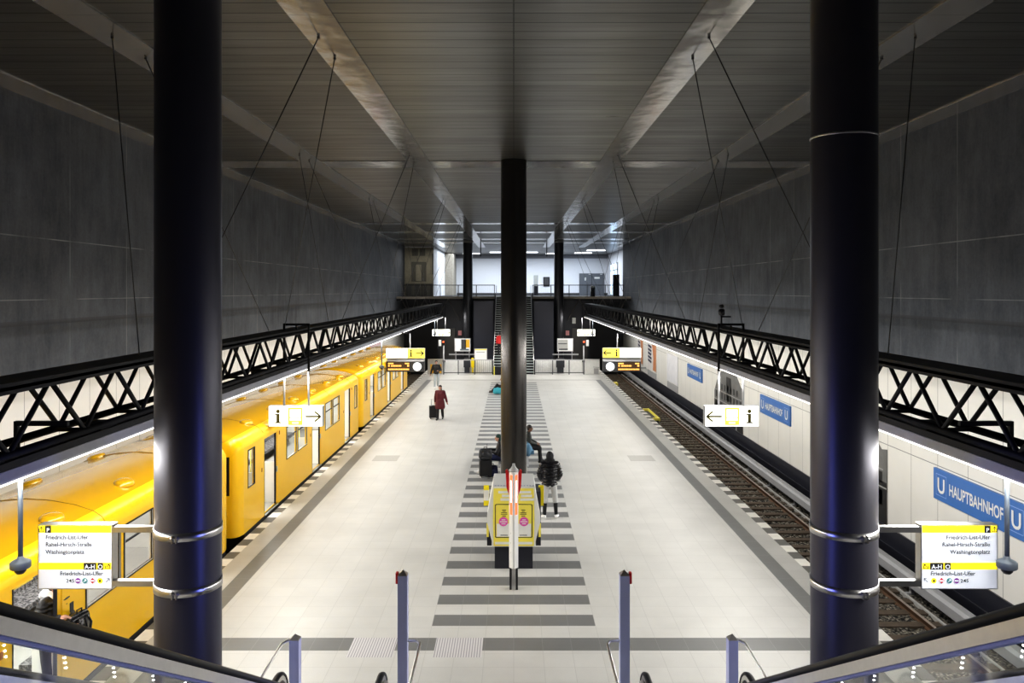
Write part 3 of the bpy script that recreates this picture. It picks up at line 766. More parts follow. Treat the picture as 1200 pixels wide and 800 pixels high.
# ------------------------------------------------------------------ the train
TX = -8.06; HW = 1.325
PROF = [(1.325,.06),(1.325,2.20),(1.305,2.31),(1.24,2.41),(1.10,2.50),(.8,2.60),(.4,2.67),(0,2.70)]
PROF = PROF + [(-x, z) for x, z in PROF[:-1][::-1]]
DOORS = (2.55, 7.65, 12.75)
WINS = ((4.05, 5.17), (5.28, 6.40), (8.90, 10.02), (10.13, 11.25)); EWIN = ((.62, 1.17), (14.13, 14.68))
def make_car(label, y0, L=15.3):
    t = thing('subway_car', label, 'train car', (TX, y0, 0))
    nx = TX + HW
    b = MB()
    def ring(dy, ins, dz=0):
        k = (HW - ins) / HW
        return [b.bm.verts.new((TX + x*k, y0 + dy, z - (dz if z > 1 else 0)*1)) for x, z in PROF]
    rings = [ring(0, .20, .10), ring(.05, .10, .05), ring(.14, .04, .02), ring(.32, 0), ring(L - .32, 0), ring(L - .14, .04, .02), ring(L - .05, .10, .05), ring(L, .20, .10)]
    for i, (a, c) in enumerate(zip(rings, rings[1:])):
        for k in range(len(PROF) - 1):
            if i == 3 and k == 0: continue
            f = b.bm.faces.new((a[k], a[k+1], c[k+1], c[k])); f.smooth = True; f.material_index = 1 if 4 <= k <= len(PROF) - 4 else 0
    b.bm.faces.new(rings[0]); b.bm.faces.new(rings[-1][::-1])
    body = b.build('body', [YEL, YROOF], t, recalc=True); sharp(body, 40)
    # near side wall with real openings
    b = MB()
    op = [(d - .6, d + .6, .10, 2.13) for d in DOORS] + [(a, c, 1.13, 2.10) for a, c in WINS + EWIN]
    ys = sorted({.32, L - .32} | {o for q in op for o in q[:2]}); zs = sorted({.06, 2.20} | {o for q in op for o in q[2:]})
    for i in range(len(ys) - 1):
        for j in range(len(zs) - 1):
            cy, cz = (ys[i]+ys[i+1])/2, (zs[j]+zs[j+1])/2
            if any(q[0] < cy < q[1] and q[2] < cz < q[3] for q in op): continue
            b.face([(nx, y0+ys[i], zs[j]), (nx, y0+ys[i+1], zs[j]), (nx, y0+ys[i+1], zs[j+1]), (nx, y0+ys[i], zs[j+1])])
    for q in op:   # reveals
        a, c, z0, z1 = y0+q[0], y0+q[1], q[2], q[3]
        for (p, r) in (((a,z0),(c,z0)),((c,z0),(c,z1)),((c,z1),(a,z1)),((a,z1),(a,z0))):
            b.face([(nx, *p), (nx, *r), (nx - .07, *r), (nx - .07, *p)])
    bmesh.ops.remove_doubles(b.bm, verts=b.bm.verts[:], dist=1e-4)
    b.build('side_wall', YEL, t)
    # interior
    b = MB(); b.box(TX - 1.25, nx - .07, y0 + .2, y0 + L - .2, .06, .10, 1); b.box(TX - 1.28, TX - 1.25, y0 + .1, y0 + L - .1, .1, 2.4, 0)
    b.box(TX - 1.25, TX + 1.2, y0 + .1, y0 + L - .1, 2.33, 2.36, 0)
    for q in (.12, L - .15): b.box(TX - 1.25, nx - .1, y0 + q, y0 + q + .03, .1, 2.33, 0)
    for d in DOORS:
        for s in (-1, 1): b.box(TX + .85, nx - .08, y0 + d + s*.66 - .015, y0 + d + s*.66 + .015, .1, 1.25, 0); b.box(TX - 1.25, TX - .85, y0 + d + s*.66 - .015, y0 + d + s*.66 + .015, .1, 1.9, 0)
    for a, c, z0, z1 in [(0, DOORS[0]-.6, .1, 1.1), (DOORS[0]+.6, DOORS[1]-.6, .1, 1.1), (DOORS[1]+.6, DOORS[2]-.6, .1, 1.1), (DOORS[2]+.6, L, .1, 1.1)]:
        b.box(nx - .09, nx - .075, y0 + a + .35, y0 + c - .35 if c < L else y0 + L - .35, z0, z1, 0)
    b.build('interior_shell', [TIN, TFL], t)
    b = MB(); b.box(TX - .12, TX + .12, y0 + .5, y0 + L - .5, 2.30, 2.33); b.build('ceiling_lamp', LGLOW, t)
    b = MB(); 
    for a, c in ((DOORS[0]+.7, DOORS[1]-.7), (DOORS[1]+.7, DOORS[2]-.7)):
        for (xa, xb, xc) in ((TX - 1.24, TX - .62, TX - 1.24), (TX + .62, TX + 1.22, TX + 1.14)):
            b.box(xa, xb, y0 + a, y0 + c, .42, .52); b.box(xc, xc + .08, y0 + a, y0 + c, .52, 1.05)
    build_each(b, 'seat_bench', SEATFAB, t)
    b = MB()
    for d in DOORS:
        b.tube([(TX + .6, y0 + d + .5, .1), (TX + .6, y0 + d + .5, 2.3)], .018, 8); b.tube([(TX - .6, y0 + d - .5, .1), (TX - .6, y0 + d - .5, 2.3)], .018, 8)
        b.tube([(TX + .7, y0 + d - .9, 1.75), (TX + .7, y0 + d + .9, 1.75)], .018, 8)
    build_each(b, 'grab_pole', YPRINT, t)
    # windows
    for (a, c) in WINS + EWIN:
        a += y0; c += y0; b = MB(); f = .028; x0, x1 = nx - .02, nx + .010
        b.box(x0, x1, a, a + f, 1.13, 2.10); b.box(x0, x1, c - f, c, 1.13, 2.10); b.box(x0, x1, a, c, 1.13, 1.13 + f); b.box(x0, x1, a, c, 2.10 - f, 2.10)
        if c - a > .8: b.box(x0, x1, a, c, 1.775, 1.80)
        fr = b.build('window', RUBBER, t)
        b = MB(); b.face([(nx - .008, a + f, 1.15), (nx - .008, c - f, 1.15), (nx - .008, c - f, 2.08), (nx - .008, a + f, 2.08)]); b.build('pane', CARGLASS, fr)
        if c - a > .8:
            b = MB(); g = .05; xi0, xi1 = nx + .004, nx + .012
            b.box(xi0, xi1, a+f, a+f+.018, 1.15, 2.08); b.box(xi0, xi1, c-f-.018, c-f, 1.15, 2.08); b.box(xi0, xi1, a+f, c-f, 1.157, 1.175); b.build('inner_frame', STEEL, fr)
    # doors: leaves slid back, their edges showing
    for d in DOORS:
        for s, w in ((-1, .05), (1, .12)):
            ya, yb = y0 + d + s*.6, y0 + d + s*(.6 - w)
            b = MB(); b.box(nx - .05, nx - .01, ya, yb, .11, 2.12, 0); b.box(nx - .055, nx - .005, yb - .012, yb + .012, .11, 2.12, 1)
            dl = b.build('door_leaf', [YEL, RUBBER], t)
            if s > 0:
                b = MB(); b.box(nx - .01, nx + .02, ya - .09, ya - .05, 1.0, 1.16); b.build('handle', STEEL, dl)
        b = MB(); b.box(nx - .04, nx + .03, y0 + d - .6, y0 + d + .6, .065, .10); b.build('door_sill', STEEL, t)
        b = MB(); b.box(nx, nx + .018, y0 + d + .75, y0 + d + .80, 2.02, 2.12); b.box(nx, nx + .012, y0 + d - .83, y0 + d - .78, 1.3, 1.4); build_each(b, 'indicator', M('indicator_amber', (.45, .16, .02), .4), t)
    # roof vents
    for k in range(6):
        for x in (.86, -.86):
            y = y0 + 1.9 + 2.3*k; c = V((TX + x, y, 2.585)); b = MB()
            n = 20; prof = [(1, -.01), (.94, .035), (.75, .06), (.35, .068)]
            rr = [[b.bm.verts.new(c + V((.16*q*math.cos(2*PI*i/n), .24*q*math.sin(2*PI*i/n), h - x*.20*.16*q*math.cos(2*PI*i/n)))) for i in range(n)] for q, h in prof]
            for A, B in zip(rr, rr[1:]):
                for i in range(n): b.bm.faces.new((A[i], A[(i+1) % n], B[(i+1) % n], B[i])).smooth = True
            b.bm.faces.new(rr[-1]); b.build('roof_vent', YROOF, t)
    b = MB()
    for k in range(4):
        y = y0 + L*(k + .5)/4; pts = [V((TX + x, y, z + .004)) for x, z in PROF[2:-2]]; b.tube(pts, .006, 5)
    build_each(b, 'roof_seam', M('seam_brown', (.30, .17, .01), .6), t)  # thin brown seam lines across the roof
    # ends: windows, handles, coupler, skirts
    for yy, s in ((y0, -1), (y0 + L, 1)):
        for x in (-.86, .86):
            b = MB(); b.box(TX + x - .22, TX + x + .22, yy + s*.004, yy - s*.02, 1.1, 2.05); b.bevel(.03, 2); ew = b.build('end_window', RUBBER, t)
        b = MB(); b.tube([(TX + .95, yy + s*.02, 1.25), (TX + .95, yy + s*.08, 1.25), (TX + 1.02, yy + s*.08, 1.25)], .012, 6); b.tube([(TX + .98, yy, .75), (TX + .98, yy + s*.06, .75), (TX + .98, yy + s*.06, .55), (TX + .98, yy, .55)], .012, 6); build_each(b, 'end_handle', STEEL, t)
        b = MB(); b.box(TX - .25, TX + .25, yy, yy + s*.38, -.45, -.15); b.build('coupler', BLK2, t)
    b = MB(); b.box(TX - HW - .01, nx + .02, y0 + .35, y0 + L - .35, -.32, .058); b.build('sole_bar', BLK2, t)
    for yb in (2.6, L - 2.6):
        b = MB(); b.box(TX - .9, TX + .9, y0 + yb - 1.3, y0 + yb + 1.3, -.72, -.32)
        for dy in (-.85, .85):
            for x in (-.755, .755): b.tube([(TX + x - .06, y0 + yb + dy, -.55), (TX + x + .06, y0 + yb + dy, -.55)], .35, 20)
        b.build('bogie', BLK2, t)
    return t
make_car('nearest yellow train car, behind the left foreground column', 3.62)
make_car('middle yellow train car, its open doors behind the glowing right-arrow sign', 19.55)
make_car('last yellow train car at the far end of the left platform', 35.42)
def car_lamp(y0, L=15.3):
    ld = bpy.data.lights.new('car_lamp', 'AREA'); ld.shape = 'RECTANGLE'; ld.size = .6; ld.size_y = 13; ld.energy = 420; ld.color = (1, .97, .93)
    o = bpy.data.objects.new('car_lamp', ld); COL.objects.link(o); o.location = (TX, y0 + L/2, 2.28)
for y0 in (3.62, 19.55, 35.42): car_lamp(y0)

# ------------------------------------------------------------------ escalators in the foreground
def escalator(sx):
    s = 'left' if sx < 0 else 'right'
    t = thing('escalator', f'escalator at the bottom {s} corner with black handrail and glass side', 'escalator', (2.42*sx, 10, 0))
    TAN = math.tan(math.radians(30)); zt = 6.625
    path = [(-1.1, 6.30), (-1.35, 6.45), (-1.35, 6.55), (-1.1, 6.68)]
    path = [(-.9, 6.68), (-.3, 6.68), (0.0, 6.60)]
    y = .4
    while y < 9.1: path.append((y, zt - y*TAN)); y += .4
    for (yy, zz) in ((9.2, 1.32), (9.5, 1.18), (9.8, 1.10), (10.1, 1.08), (10.45, 1.08)): path.append((yy, zz))
    arc = [(10.45 + .38*math.sin(a), .70 + .38*math.cos(a)) for a in [PI*i/12 for i in range(1, 13)]]
    full = path + arc
    for xx, nm in ((1.75*sx, 'inner'), (3.10*sx, 'outer')):
        # handrail: flattened D section swept along the path
        b = MB(); n = 14; rings = []
        for i, (yy, zz) in enumerate(full):
            p0 = full[max(0, i-1)]; p1 = full[min(len(full)-1, i+1)]; d = V((0, p1[0]-p0[0], p1[1]-p0[1])).normalized(); u = V((0, -d.z, d.y))
            rings.append([b.bm.verts.new(V((xx, yy, zz)) + V((1,0,0))*.042*math.cos(2*PI*k/n) + u*.026*math.sin(2*PI*k/n)) for k in range(n)])
        for a, c in zip(rings, rings[1:]):
            for k in range(n): b.bm.faces.new((a[k], a[(k+1) % n], c[(k+1) % n], c[k])).smooth = True
        b.bm.faces.new(rings[0]); b.bm.faces.new(rings[-1]); b.build('handrail', RUBBER, t)
        def sweep(o0, o1, x0, x1, pth):
            b = MB(); prev = None
            for i, (yy, zz) in enumerate(pth):
                p0 = pth[max(0, i-1)]; p1 = pth[min(len(pth)-1, i+1)]; d = V((0, p1[0]-p0[0], p1[1]-p0[1])).normalized(); u = V((0, -d.z, d.y)); P = V((0, yy, zz))
                q = [b.bm.verts.new(P + u*o + V((x, 0, 0))) for o, x in ((o0, x0), (o0, x1), (o1, x1), (o1, x0))]
                if prev:
                    for k in range(4): b.bm.faces.new((prev[k], prev[(k+1) % 4], q[(k+1) % 4], q[k]))
                prev = q
            return b
        sweep(-.075, -.02, xx - .03, xx + .03, full).build('handrail_profile', STEEL, t)
        sweep(-.088, -.075, xx - .018, xx + .018, path).build('edge_glow_strip', M('edge_glow_blue', (.20, .22, .46), .35, .4, emit=.10, ecol=(.35, .4, 1)), t)  # blue glow put in along the lower edge of the handrail band
        # glass
        b = MB(); prev = None
        for (yy, zz) in path:
            zl = min(5.75, max(.12, zz - .95)) if zz < 6.6 else 5.75
            q = [b.bm.verts.new((xx, yy, zz - .09)), b.bm.verts.new((xx, yy, zl))]
            if prev: b.bm.faces.new((prev[0], q[0], q[1], prev[1]))
            prev = q
        b.build('glass_panel', GLASS, t)
        xo = xx + (.05 if nm == 'outer' else -.05) * sx
        poly = [(9.9, .05), (10.75, .05), (10.80, .7), (10.72, .9), (10.45, 1.02), (9.9, 1.02)]
        b = MB(); b.prism(poly, 'x', min(xo, xo + .035*sx), max(xo, xo + .035*sx)); b.build('newel_panel', M('newel_steel', (.55, .52, .46), .3, .9), t)
    # steps and side cladding
    b = MB(); y = .2; z = 5.6
    while z > .15:
        b.box(1.83*sx, 3.02*sx, y, y + .36, z - .42, z - .2); y += .3464; z -= .2
    b.build('step_band', M('step_grey', (.16, .16, .165), .5), t)
    b = MB()
    for x in (1.70*sx, 3.15*sx):
        b.prism([(-.3, 5.3), (0, 5.65), (9.6, .12), (10.9, .10), (10.9, .02), (9.2, .02)], 'x', x - .04, x + .04)
    b.build('side_cladding', STEEL, t)
    b = MB(); b.box(1.83*sx, 3.02*sx, 9.5, 11.05, .004, .02); b.build('comb_plate', STEEL, t)
    # small lights along the inner glass edge
    b = MB()
    for y in (2.35, 2.73, 3.10, 3.48, 3.86, 4.24, 4.62):
        zz = zt - y*TAN
        for k in range(3): b.ball((1.75*sx - .003*sx, y + .005*k, zz - .115 - .022*k), .0042, seg=8)
    build_each(b, 'lamp_stud', M('stud_glow', (1, 1, 1), .4, emit=4), t)
    # posts in front of the newels
    for x, zt2, side, lab in ((3.10*sx, 1.28, sx, f'short square steel post at outer side of the {s} escalator'), (1.57*sx, 2.19, -sx, f'tall square steel post with red button at inner side of {s} escalator')):
        p = thing('escalator_post', lab, 'post', (x, 11.3, 0))
        b = MB(); b.box(x - .067, x + .067, 11.23, 11.37, 0, zt2 - .07); b.bevel(.006, 1); b.build('shaft', STEELB, p)
        b = MB(); apex = (x, 11.3, zt2); cs = [(x - .067, 11.23, zt2 - .07), (x + .067, 11.23, zt2 - .07), (x + .067, 11.37, zt2 - .07), (x - .067, 11.37, zt2 - .07)]
        for i in range(4): b.face([cs[i], cs[(i+1) % 4], apex])
        b.build('cap', STEEL, p)
        xe = x + (.17 if zt2 < 2 else .25) * side
        b = MB(); b.tube([(x + .06*side, 11.3, 1.18), (xe - .06*side, 11.3, 1.18), (xe, 11.22, 1.17), (xe, 9.3, 1.12), (xe, 9.2, 1.06), (xe, 9.2, .0)], .02, 10); b.build('guard_tube', STEEL, p)
        if zt2 > 2:
            b = MB(); b.box(x + .065*sx, x + .10*sx, 11.26, 11.34, 2.0, 2.15); b.bevel(.01, 2); b.build('stop_button', RED, p)
        b = MB(); b.lathe((x, 11.3, 0), [(.11, .001), (.11, .012)], 24); b.build('foot_plate', STEEL, p)
escalator(-1); escalator(1)

# ------------------------------------------------------------------ ticket machine and call column on the platform
t = thing('ticket_machine', 'white and yellow ticket machine with posters in front of the middle column', 'ticket machine', (0, 18.1, 0))
OUT = [(.455, 0.52), (.59, 1.08), (.585, 1.2), (.46, 1.84), (-.46, 1.84), (-.585, 1.2), (-.59, 1.08), (-.455, .52)]
b = MB(); b.prism(OUT, 'y', 17.5, 18.75); b.bevel(.02, 2); b.build('cabinet', WHITE, t)
b = MB(); b.box(-.42, .42, 17.62, 18.7, 0, .53); b.build('base', NAVY, t)
b = MB(); b.box(.50, .61, 17.95, 18.65, .4, 1.62); b.box(-.60, -.50, 17.95, 18.65, .4, .9); build_each(b, 'machine_front', NAVY, t)
b = MB(); b.prism([(-.44,.54),(.44,.54),(.455,1.1),(.44,1.80),(-.44,1.80),(-.455,1.1)], 'y', 17.485, 17.5); po = b.build('poster', YPRINT, t)
def plate(poly, y): 
    b = MB(); b.face([(x, y, z) for x, z in poly]); return b
yy = 17.48
b = MB()
for s in (-1, 1):
    for (u, w, z) in ((.08, .26, 1.72), (.16, .24, 1.64), (.13, .30, 1.56)):
        c = (-.38 + u + w/2 - .04) if s < 0 else (.08 + u*.5 + w/2); b.face([(c - w/2, yy, z - .028), (c + w/2, yy, z - .028), (c + w/2, yy, z + .028), (c - w/2, yy, z + .028)])
b.face([(-.41, yy, .575), (.41, yy, .575), (.415, yy, .63), (-.415, yy, .63)])
build_each(b, 'white_strip', M('print_white', (.78, .78, .74), .5), po, recalc=False)
b = MB()
fr = lambda x0, x1, z0, z1, y: b.face([(x0,y,z0),(x1,y,z0),(x1,y,z1),(x0,y,z1)])
fr(-.39, .39, 1.445, 1.46, yy); fr(-.39, .39, .72, .735, yy); fr(-.41, -.395, .74, 1.44, yy); fr(.395, .41, .74, 1.44, yy); fr(-.405, -.385, .73, .75, yy); fr(.385, .405, .73, .75, yy); fr(-.405, -.385, 1.43, 1.45, yy); fr(.385, .405, 1.43, 1.45, yy)
for s in (-1, 1):
    c = s*.21
    for i, (w, z) in enumerate(((.09, 1.33), (.06, 1.30), (.13, 1.27), (.14, 1.24), (.08, 1.20))): fr(c - w/2, c + w/2, z - .007, z + .005, yy - .004)
    fr(c - .08, c + .08, .77, .785, yy - .004)
build_each(b, 'print_line', INK, po, recalc=False)
b = MB()
for s in (-1, 1): fr(s*.21 - .165, s*.21 + .17, .745, 1.03, yy - .002)
build_each(b, 'lower_field', M('print_white', (.78, .78, .74)), po, recalc=False)
b = MB()
for s in (-1, 1): b.disc((s*.225, yy - .005, 1.075), .10)
build_each(b, 'pink_disc', PINK, po, recalc=False)
b = MB()
for s in (-1, 1):
    for w, z in ((.08, 1.115), (.16, 1.075), (.09, 1.03)): fr(s*.225 - w/2, s*.225 + w/2, z - .01, z + .01, yy - .008)
build_each(b, 'disc_text', M('print_white', (.78, .78, .74)), po, recalc=False)
b = MB()
for i in range(14): 
    x = -.42 + i*.064
    if abs(x) > .06: b.face([(x, 17.54, 1.842), (x + .035, 17.54, 1.842), (x + .035, 17.60, 1.842), (x, 17.60, 1.842)])
build_each(b, 'label_row', M('faint_violet', (.35, .34, .50), .5), po, recalc=False)
for s in (-1, 1):
    b = MB(); b.box(s*.57, s*.69, 18.3, 18.36, 1.20, 1.66, 0)
    if s < 0: b.box(s*.572, s*.688, 18.295, 18.3, 1.32, 1.56, 1)
    b.build('side_sign', [M('flag_yellow', (.90, .75, .01), .4), WHITE], t)
    b = MB(); b.box(s*.55, s*.60, 17.6, 17.62, .7, 1.0); b.build('edge_trim', YPRINT, t)
t = thing('emergency_call_column', 'slim white call column with red glowing head before the ticket machine', 'call column', (0, 16.42, 0))
b = MB(); b.prism([(-.095, 16.38), (-.02, 16.30), (.02, 16.30), (.095, 16.38), (.095, 16.50), (-.095, 16.50)], 'z', .45, 2.42); b.build('shaft', WHITE, t)
b = MB(); b.prism([(-.04, 16.34), (.04, 16.34), (.06, 16.48), (-.06, 16.48)], 'z', 0, .45); b.build('foot', STEEL, t)
b = MB(); b.box(-.085, -.04, 16.36, 16.5, .0, .45); b.box(.04, .085, 16.36, 16.5, .0, .45); build_each(b, 'foot_side', BLACK, t)
b = MB(); b.lathe((0, 16.42, 2.42), [(.095, 0), (.10, .03), (.06, .07), (.03, .12), (.03, .16)], 20); b.build('head', M('head_grey', (.48, .48, .47), .5), t)
for s in (-1, 1):
    b = MB(); b.prism([(s*.095, 1.92), (s*.15, 2.1), (s*.17, 2.44), (s*.13, 2.46), (s*.095, 2.38)], 'y', 16.40, 16.46); b.build('red_fin', RED, t)
    b = MB(); b.prism([(s*.030, 16.308), (s*.078, 16.352), (s*.078, 16.358), (s*.030, 16.318)], 'z', 1.55, 2.36); b.build('light_bar', REDGLOW, t)
    b = MB(); b.prism([(s*.042, 16.312), (s*.066, 16.334), (s*.066, 16.340), (s*.042, 16.322)], 'z', 1.80, 2.25); b.build('light_core', M('white_hot', (1, .9, .85), .4, emit=2.5, ecol=(1, .85, .8)), t)
b = MB()
for z in (.75, .95, 1.15): b.box(-.068, -.05, 16.345, 16.352, z, z + .03)
build_each(b, 'button', M('button_grey', (.35, .35, .35), .5), t)

# floor hatches, white marks beside the front columns
for sx, s in ((-1, 'left'), (1, 'right')):
    b = MB(); b.box(4.22*sx, 5.12*sx, 28.7, 29.65, 0.0005, .004); tag(b.build('floor_hatch', M('hatch_grey', (.42, .41, .385), .5, var=.15, vs=12)), f'grey square floor hatch set flush in the {s} half of the platform', 'floor hatch')

# benches behind the middle column
def bench(y0, y1, label):
    t = thing('bench', label, 'bench', (0, (y0+y1)/2, 0))
    b = MB(); b.box(-.50, .50, y0, y1, .40, .45); b.bevel(.01, 1); b.build('seat', GREYL, t)
    for y in (y0 + .25, y1 - .25):
        for s in (-1, 1):
            b = MB(); b.box(s*.38, s*.44, y - .03, y + .03, 0, .40); b.build('leg', WHITE, t)
    b = MB(); b.box(-.04, .04, y0, y1, .45, .85); b.build('backrest', GREYL, t)
bench(26.0, 29.4, 'low grey bench behind the middle column with two people sitting')

# ------------------------------------------------------------------ far end furniture
def barrier(sx):
    s = 'left' if sx < 0 else 'right'; Y = 58.2
    t = thing('end_barrier', f'low steel barrier with vertical bars at the {s} of the far staircase', 'barrier', (3.4*sx, Y, 0))
    xs = [1.55, 2.75, 3.0, 5.1]
    b = MB(); b.box(1.5*sx, 5.15*sx, Y - .03, Y + .03, 1.03, 1.10); b.build('top_rail', GREYL, t)
    b = MB(); b.box(1.5*sx, 5.15*sx, Y - .02, Y + .02, .10, .15); b.build('bottom_rail', DARKG, t)
    for x in (1.55, 2.85, 4.05, 5.12):
        b = MB(); b.box((x-.03)*sx, (x+.03)*sx, Y - .03, Y + .03, 0, 1.05); b.build('post', DARKG, t)
    b = MB(); x = 1.66
    while x < 2.8: b.box((x-.008)*sx, (x+.008)*sx, Y - .008, Y + .008, .12, 1.05); x += .11
    build_each(b, 'baluster', DARKG, t)
    b = MB(); b.box(1.6*sx, 5.1*sx, Y + 1.2, Y + 1.3, 0, .95); b.build('back_panel', M('barrier_white', (.85, .85, .83), .5), t)
barrier(-1); barrier(1)
def end_screen(sx, label, cols):
    t = thing('end_panel', label, 'panel', (5.75*sx, 58.2, 0)); b = MB(); b.box(5.2*sx, 6.28*sx, 58.2, 58.27, .02, 1.10); b.build('sheet', cols[0], t)
    b = MB()
    if sx < 0: b.box(-6.1, -5.75, 58.18, 58.2, .1, .75); b.box(-5.5, -5.28, 58.18, 58.2, .1, .75)  # orange patches painted on as the reflection in a mirror panel
    else: b.box(5.85, 6.2, 58.18, 58.2, .05, .45); b.bar((5.8, 58.19, .55), (6.25, 58.19, .5), .04)
    b.build('painted_reflection', cols[1], t)
    b = MB(); b.box(5.2*sx, 6.28*sx, 58.17, 58.28, 1.08, 1.13); b.build('edge', STEEL, t)
end_screen(-1, 'grey and orange panel at the left platform end behind the walking person', (M('panel_mid', (.40, .38, .34), .5), M('panel_orange', (.72, .40, .02), .5)))
end_screen(1, 'white panel with a grey corner at the right platform end', (M('panel_white', (.66, .66, .64), .5), M('panel_mid2', (.35, .35, .35), .5)))
def info_board(x0, x1, z0, z1, Y, label, kind):
    t = thing('platform_board', label, 'notice board', ((x0+x1)/2, Y, 0))
    b = MB(); b.box(x0, x1, Y, Y + .08, z0, z1); b.bevel(.01, 1); b.build('frame', GREYL, t)
    b = MB(); b.box(x0 + .05, x1 - .05, Y - .01, Y + .01, z0 + .05, z1 - .05); sh = b.build('sheet', M('board_white', (.72, .72, .70), .5, emit=.12, ecol=(1, 1, 1)), t)
    w = x1 - x0; h = z1 - z0; y = Y - .014
    def q(mat, nm, u0, u1, v0, v1, yy=y):
        b = MB(); b.face([(x0+u0*w,yy,z0+v0*h),(x0+u1*w,yy,z0+v0*h),(x0+u1*w,yy,z0+v1*h),(x0+u0*w,yy,z0+v1*h)]); b.build(nm, mat, sh, recalc=False)
    if kind == 'train': q(DARKG, 'dark_area', .42, .72, .1, .92); q(M('poster_amber', (.75, .45, .03), .5), 'yellow_area', .68, .94, .3, .92); q(GREYP, 'grey_area', .35, .9, .08, .2, y - .003)  # painted patches stand for the platform view in a mirror-like panel
    if kind == 'edge': q(M('poster_grey', (.42, .42, .40), .5), 'grey_area', .05, .66, .1, .9); q(DARKG, 'dark_area', .12, .66, .12, .22, y - .003); q(DARKG, 'dark_line', .06, .62, .56, .62, y - .003)
    if kind == 'notice': q(YPRINT, 'header', .06, .94, .86, .95); q(INKG, 'text_line', .15, .8, .68, .71)
    b = MB()
    for x in (x0 + .08, x1 - .12): b.box(x, x + .05, Y + .02, Y + .06, 0, z0)
    b.build('leg', GREYL, t)
info_board(-4.5, -3.28, 1.5, 2.5, 60.5, 'mirror-like panel painted with a dark and amber picture left of the far staircase', 'train')
info_board(3.30, 4.52, 1.5, 2.5, 60.5, 'mirror-like panel painted with a pale grey picture right of the far staircase', 'edge')
info_board(-2.95, -1.98, .93, 1.80, 59.5, 'white notice board with yellow header just left of the far staircase', 'notice')
for (x0, x1, Y, lab, mat) in ((-3.7, -3.22, 58.9, 'dark waste bin behind the left end barrier', M('bin_dark', (.03, .033, .04), .5)), (3.15, 3.75, 58.8, 'dark waste bin behind the right end barrier', M('bin_dark', (.03, .033, .04), .5)), (-3.15, -2.93, 58.85, 'narrow yellow bin beside the dark bin', M('bin_yellow', (.85, .66, .0), .5))):
    t = thing('waste_bin', lab, 'bin', ((x0+x1)/2, Y, 0))
    b = MB(); b.box(x0 + .06, x1 - .06, Y, Y + .35, .02, .45); b.box(x0, x1, Y - .03, Y + .38, .45, 1.05); b.bevel(.02, 1); b.build('body', mat, t)
    b = MB(); b.box(x0 + .03, x1 - .03, Y, Y + .35, 1.05, 1.13); b.build('lid', mat, t)
for sx, s in ((-1, 'left'), (1, 'right')):
    t = thing('signal_post', f'slender grey signal post with red light at the {s} platform end', 'signal', (5.15*sx, 58.6, 0))
    b = MB(); b.tube([(5.15*sx, 58.6, 0), (5.15*sx, 58.6, 2.15)], .055, 10); b.build('pole', GREYL, t)
    b = MB(); b.box(5.05*sx, 5.26*sx, 58.5, 58.6, 2.1, 2.5); b.build('lamp_head', BLACK, t)
    b = MB(); b.ball((5.16*sx, 58.48, 2.36), .07); b.build('lens', REDGLOW, t)
    b = MB(); b.box(5.32*sx, 5.52*sx, 58.5, 58.55, 2.05, 2.5); b.build('plate', WHITE, t)
    b = MB(); b.box(4.45*sx, 4.75*sx, 68.1, 68.2, 2.3, 2.7); tag(b.build('exit_plate', M('plate_red', (.55, .25, .25), .5)), f'small pinkish plate on the black far wall, {s} side', 'sign')
    t = thing('wall_seat_rail', f'grey lean rail in front of the black far wall, {s} side', 'rail', (4.1*sx, 61.5, 0))
    b = MB(); b.box(3.0*sx, 5.0*sx, 61.45, 61.55, 1.15, 1.25); b.build('bar', GREYL, t)
    b = MB(); b.box(3.15*sx, 3.2*sx, 61.47, 61.53, 0, 1.15); b.box(4.8*sx, 4.85*sx, 61.47, 61.53, 0, 1.15); b.build('leg', DARKG, t)
    t = struct('door_2' if sx < 0 else 'door_3', MB().box(5.0*sx, 6.3*sx, 68.12, 68.2, 0, 2.9), M('end_door', (.07, .065, .06), .5))
t = thing('lamp_box', 'small white light box on the black far wall above the right mirror-like panel', 'lamp', (4.9, 68.1, 3.2))
b = MB(); b.box(5.0, 5.3, 68.05, 68.2, 3.3, 3.8); b.build('case', WHITE, t)

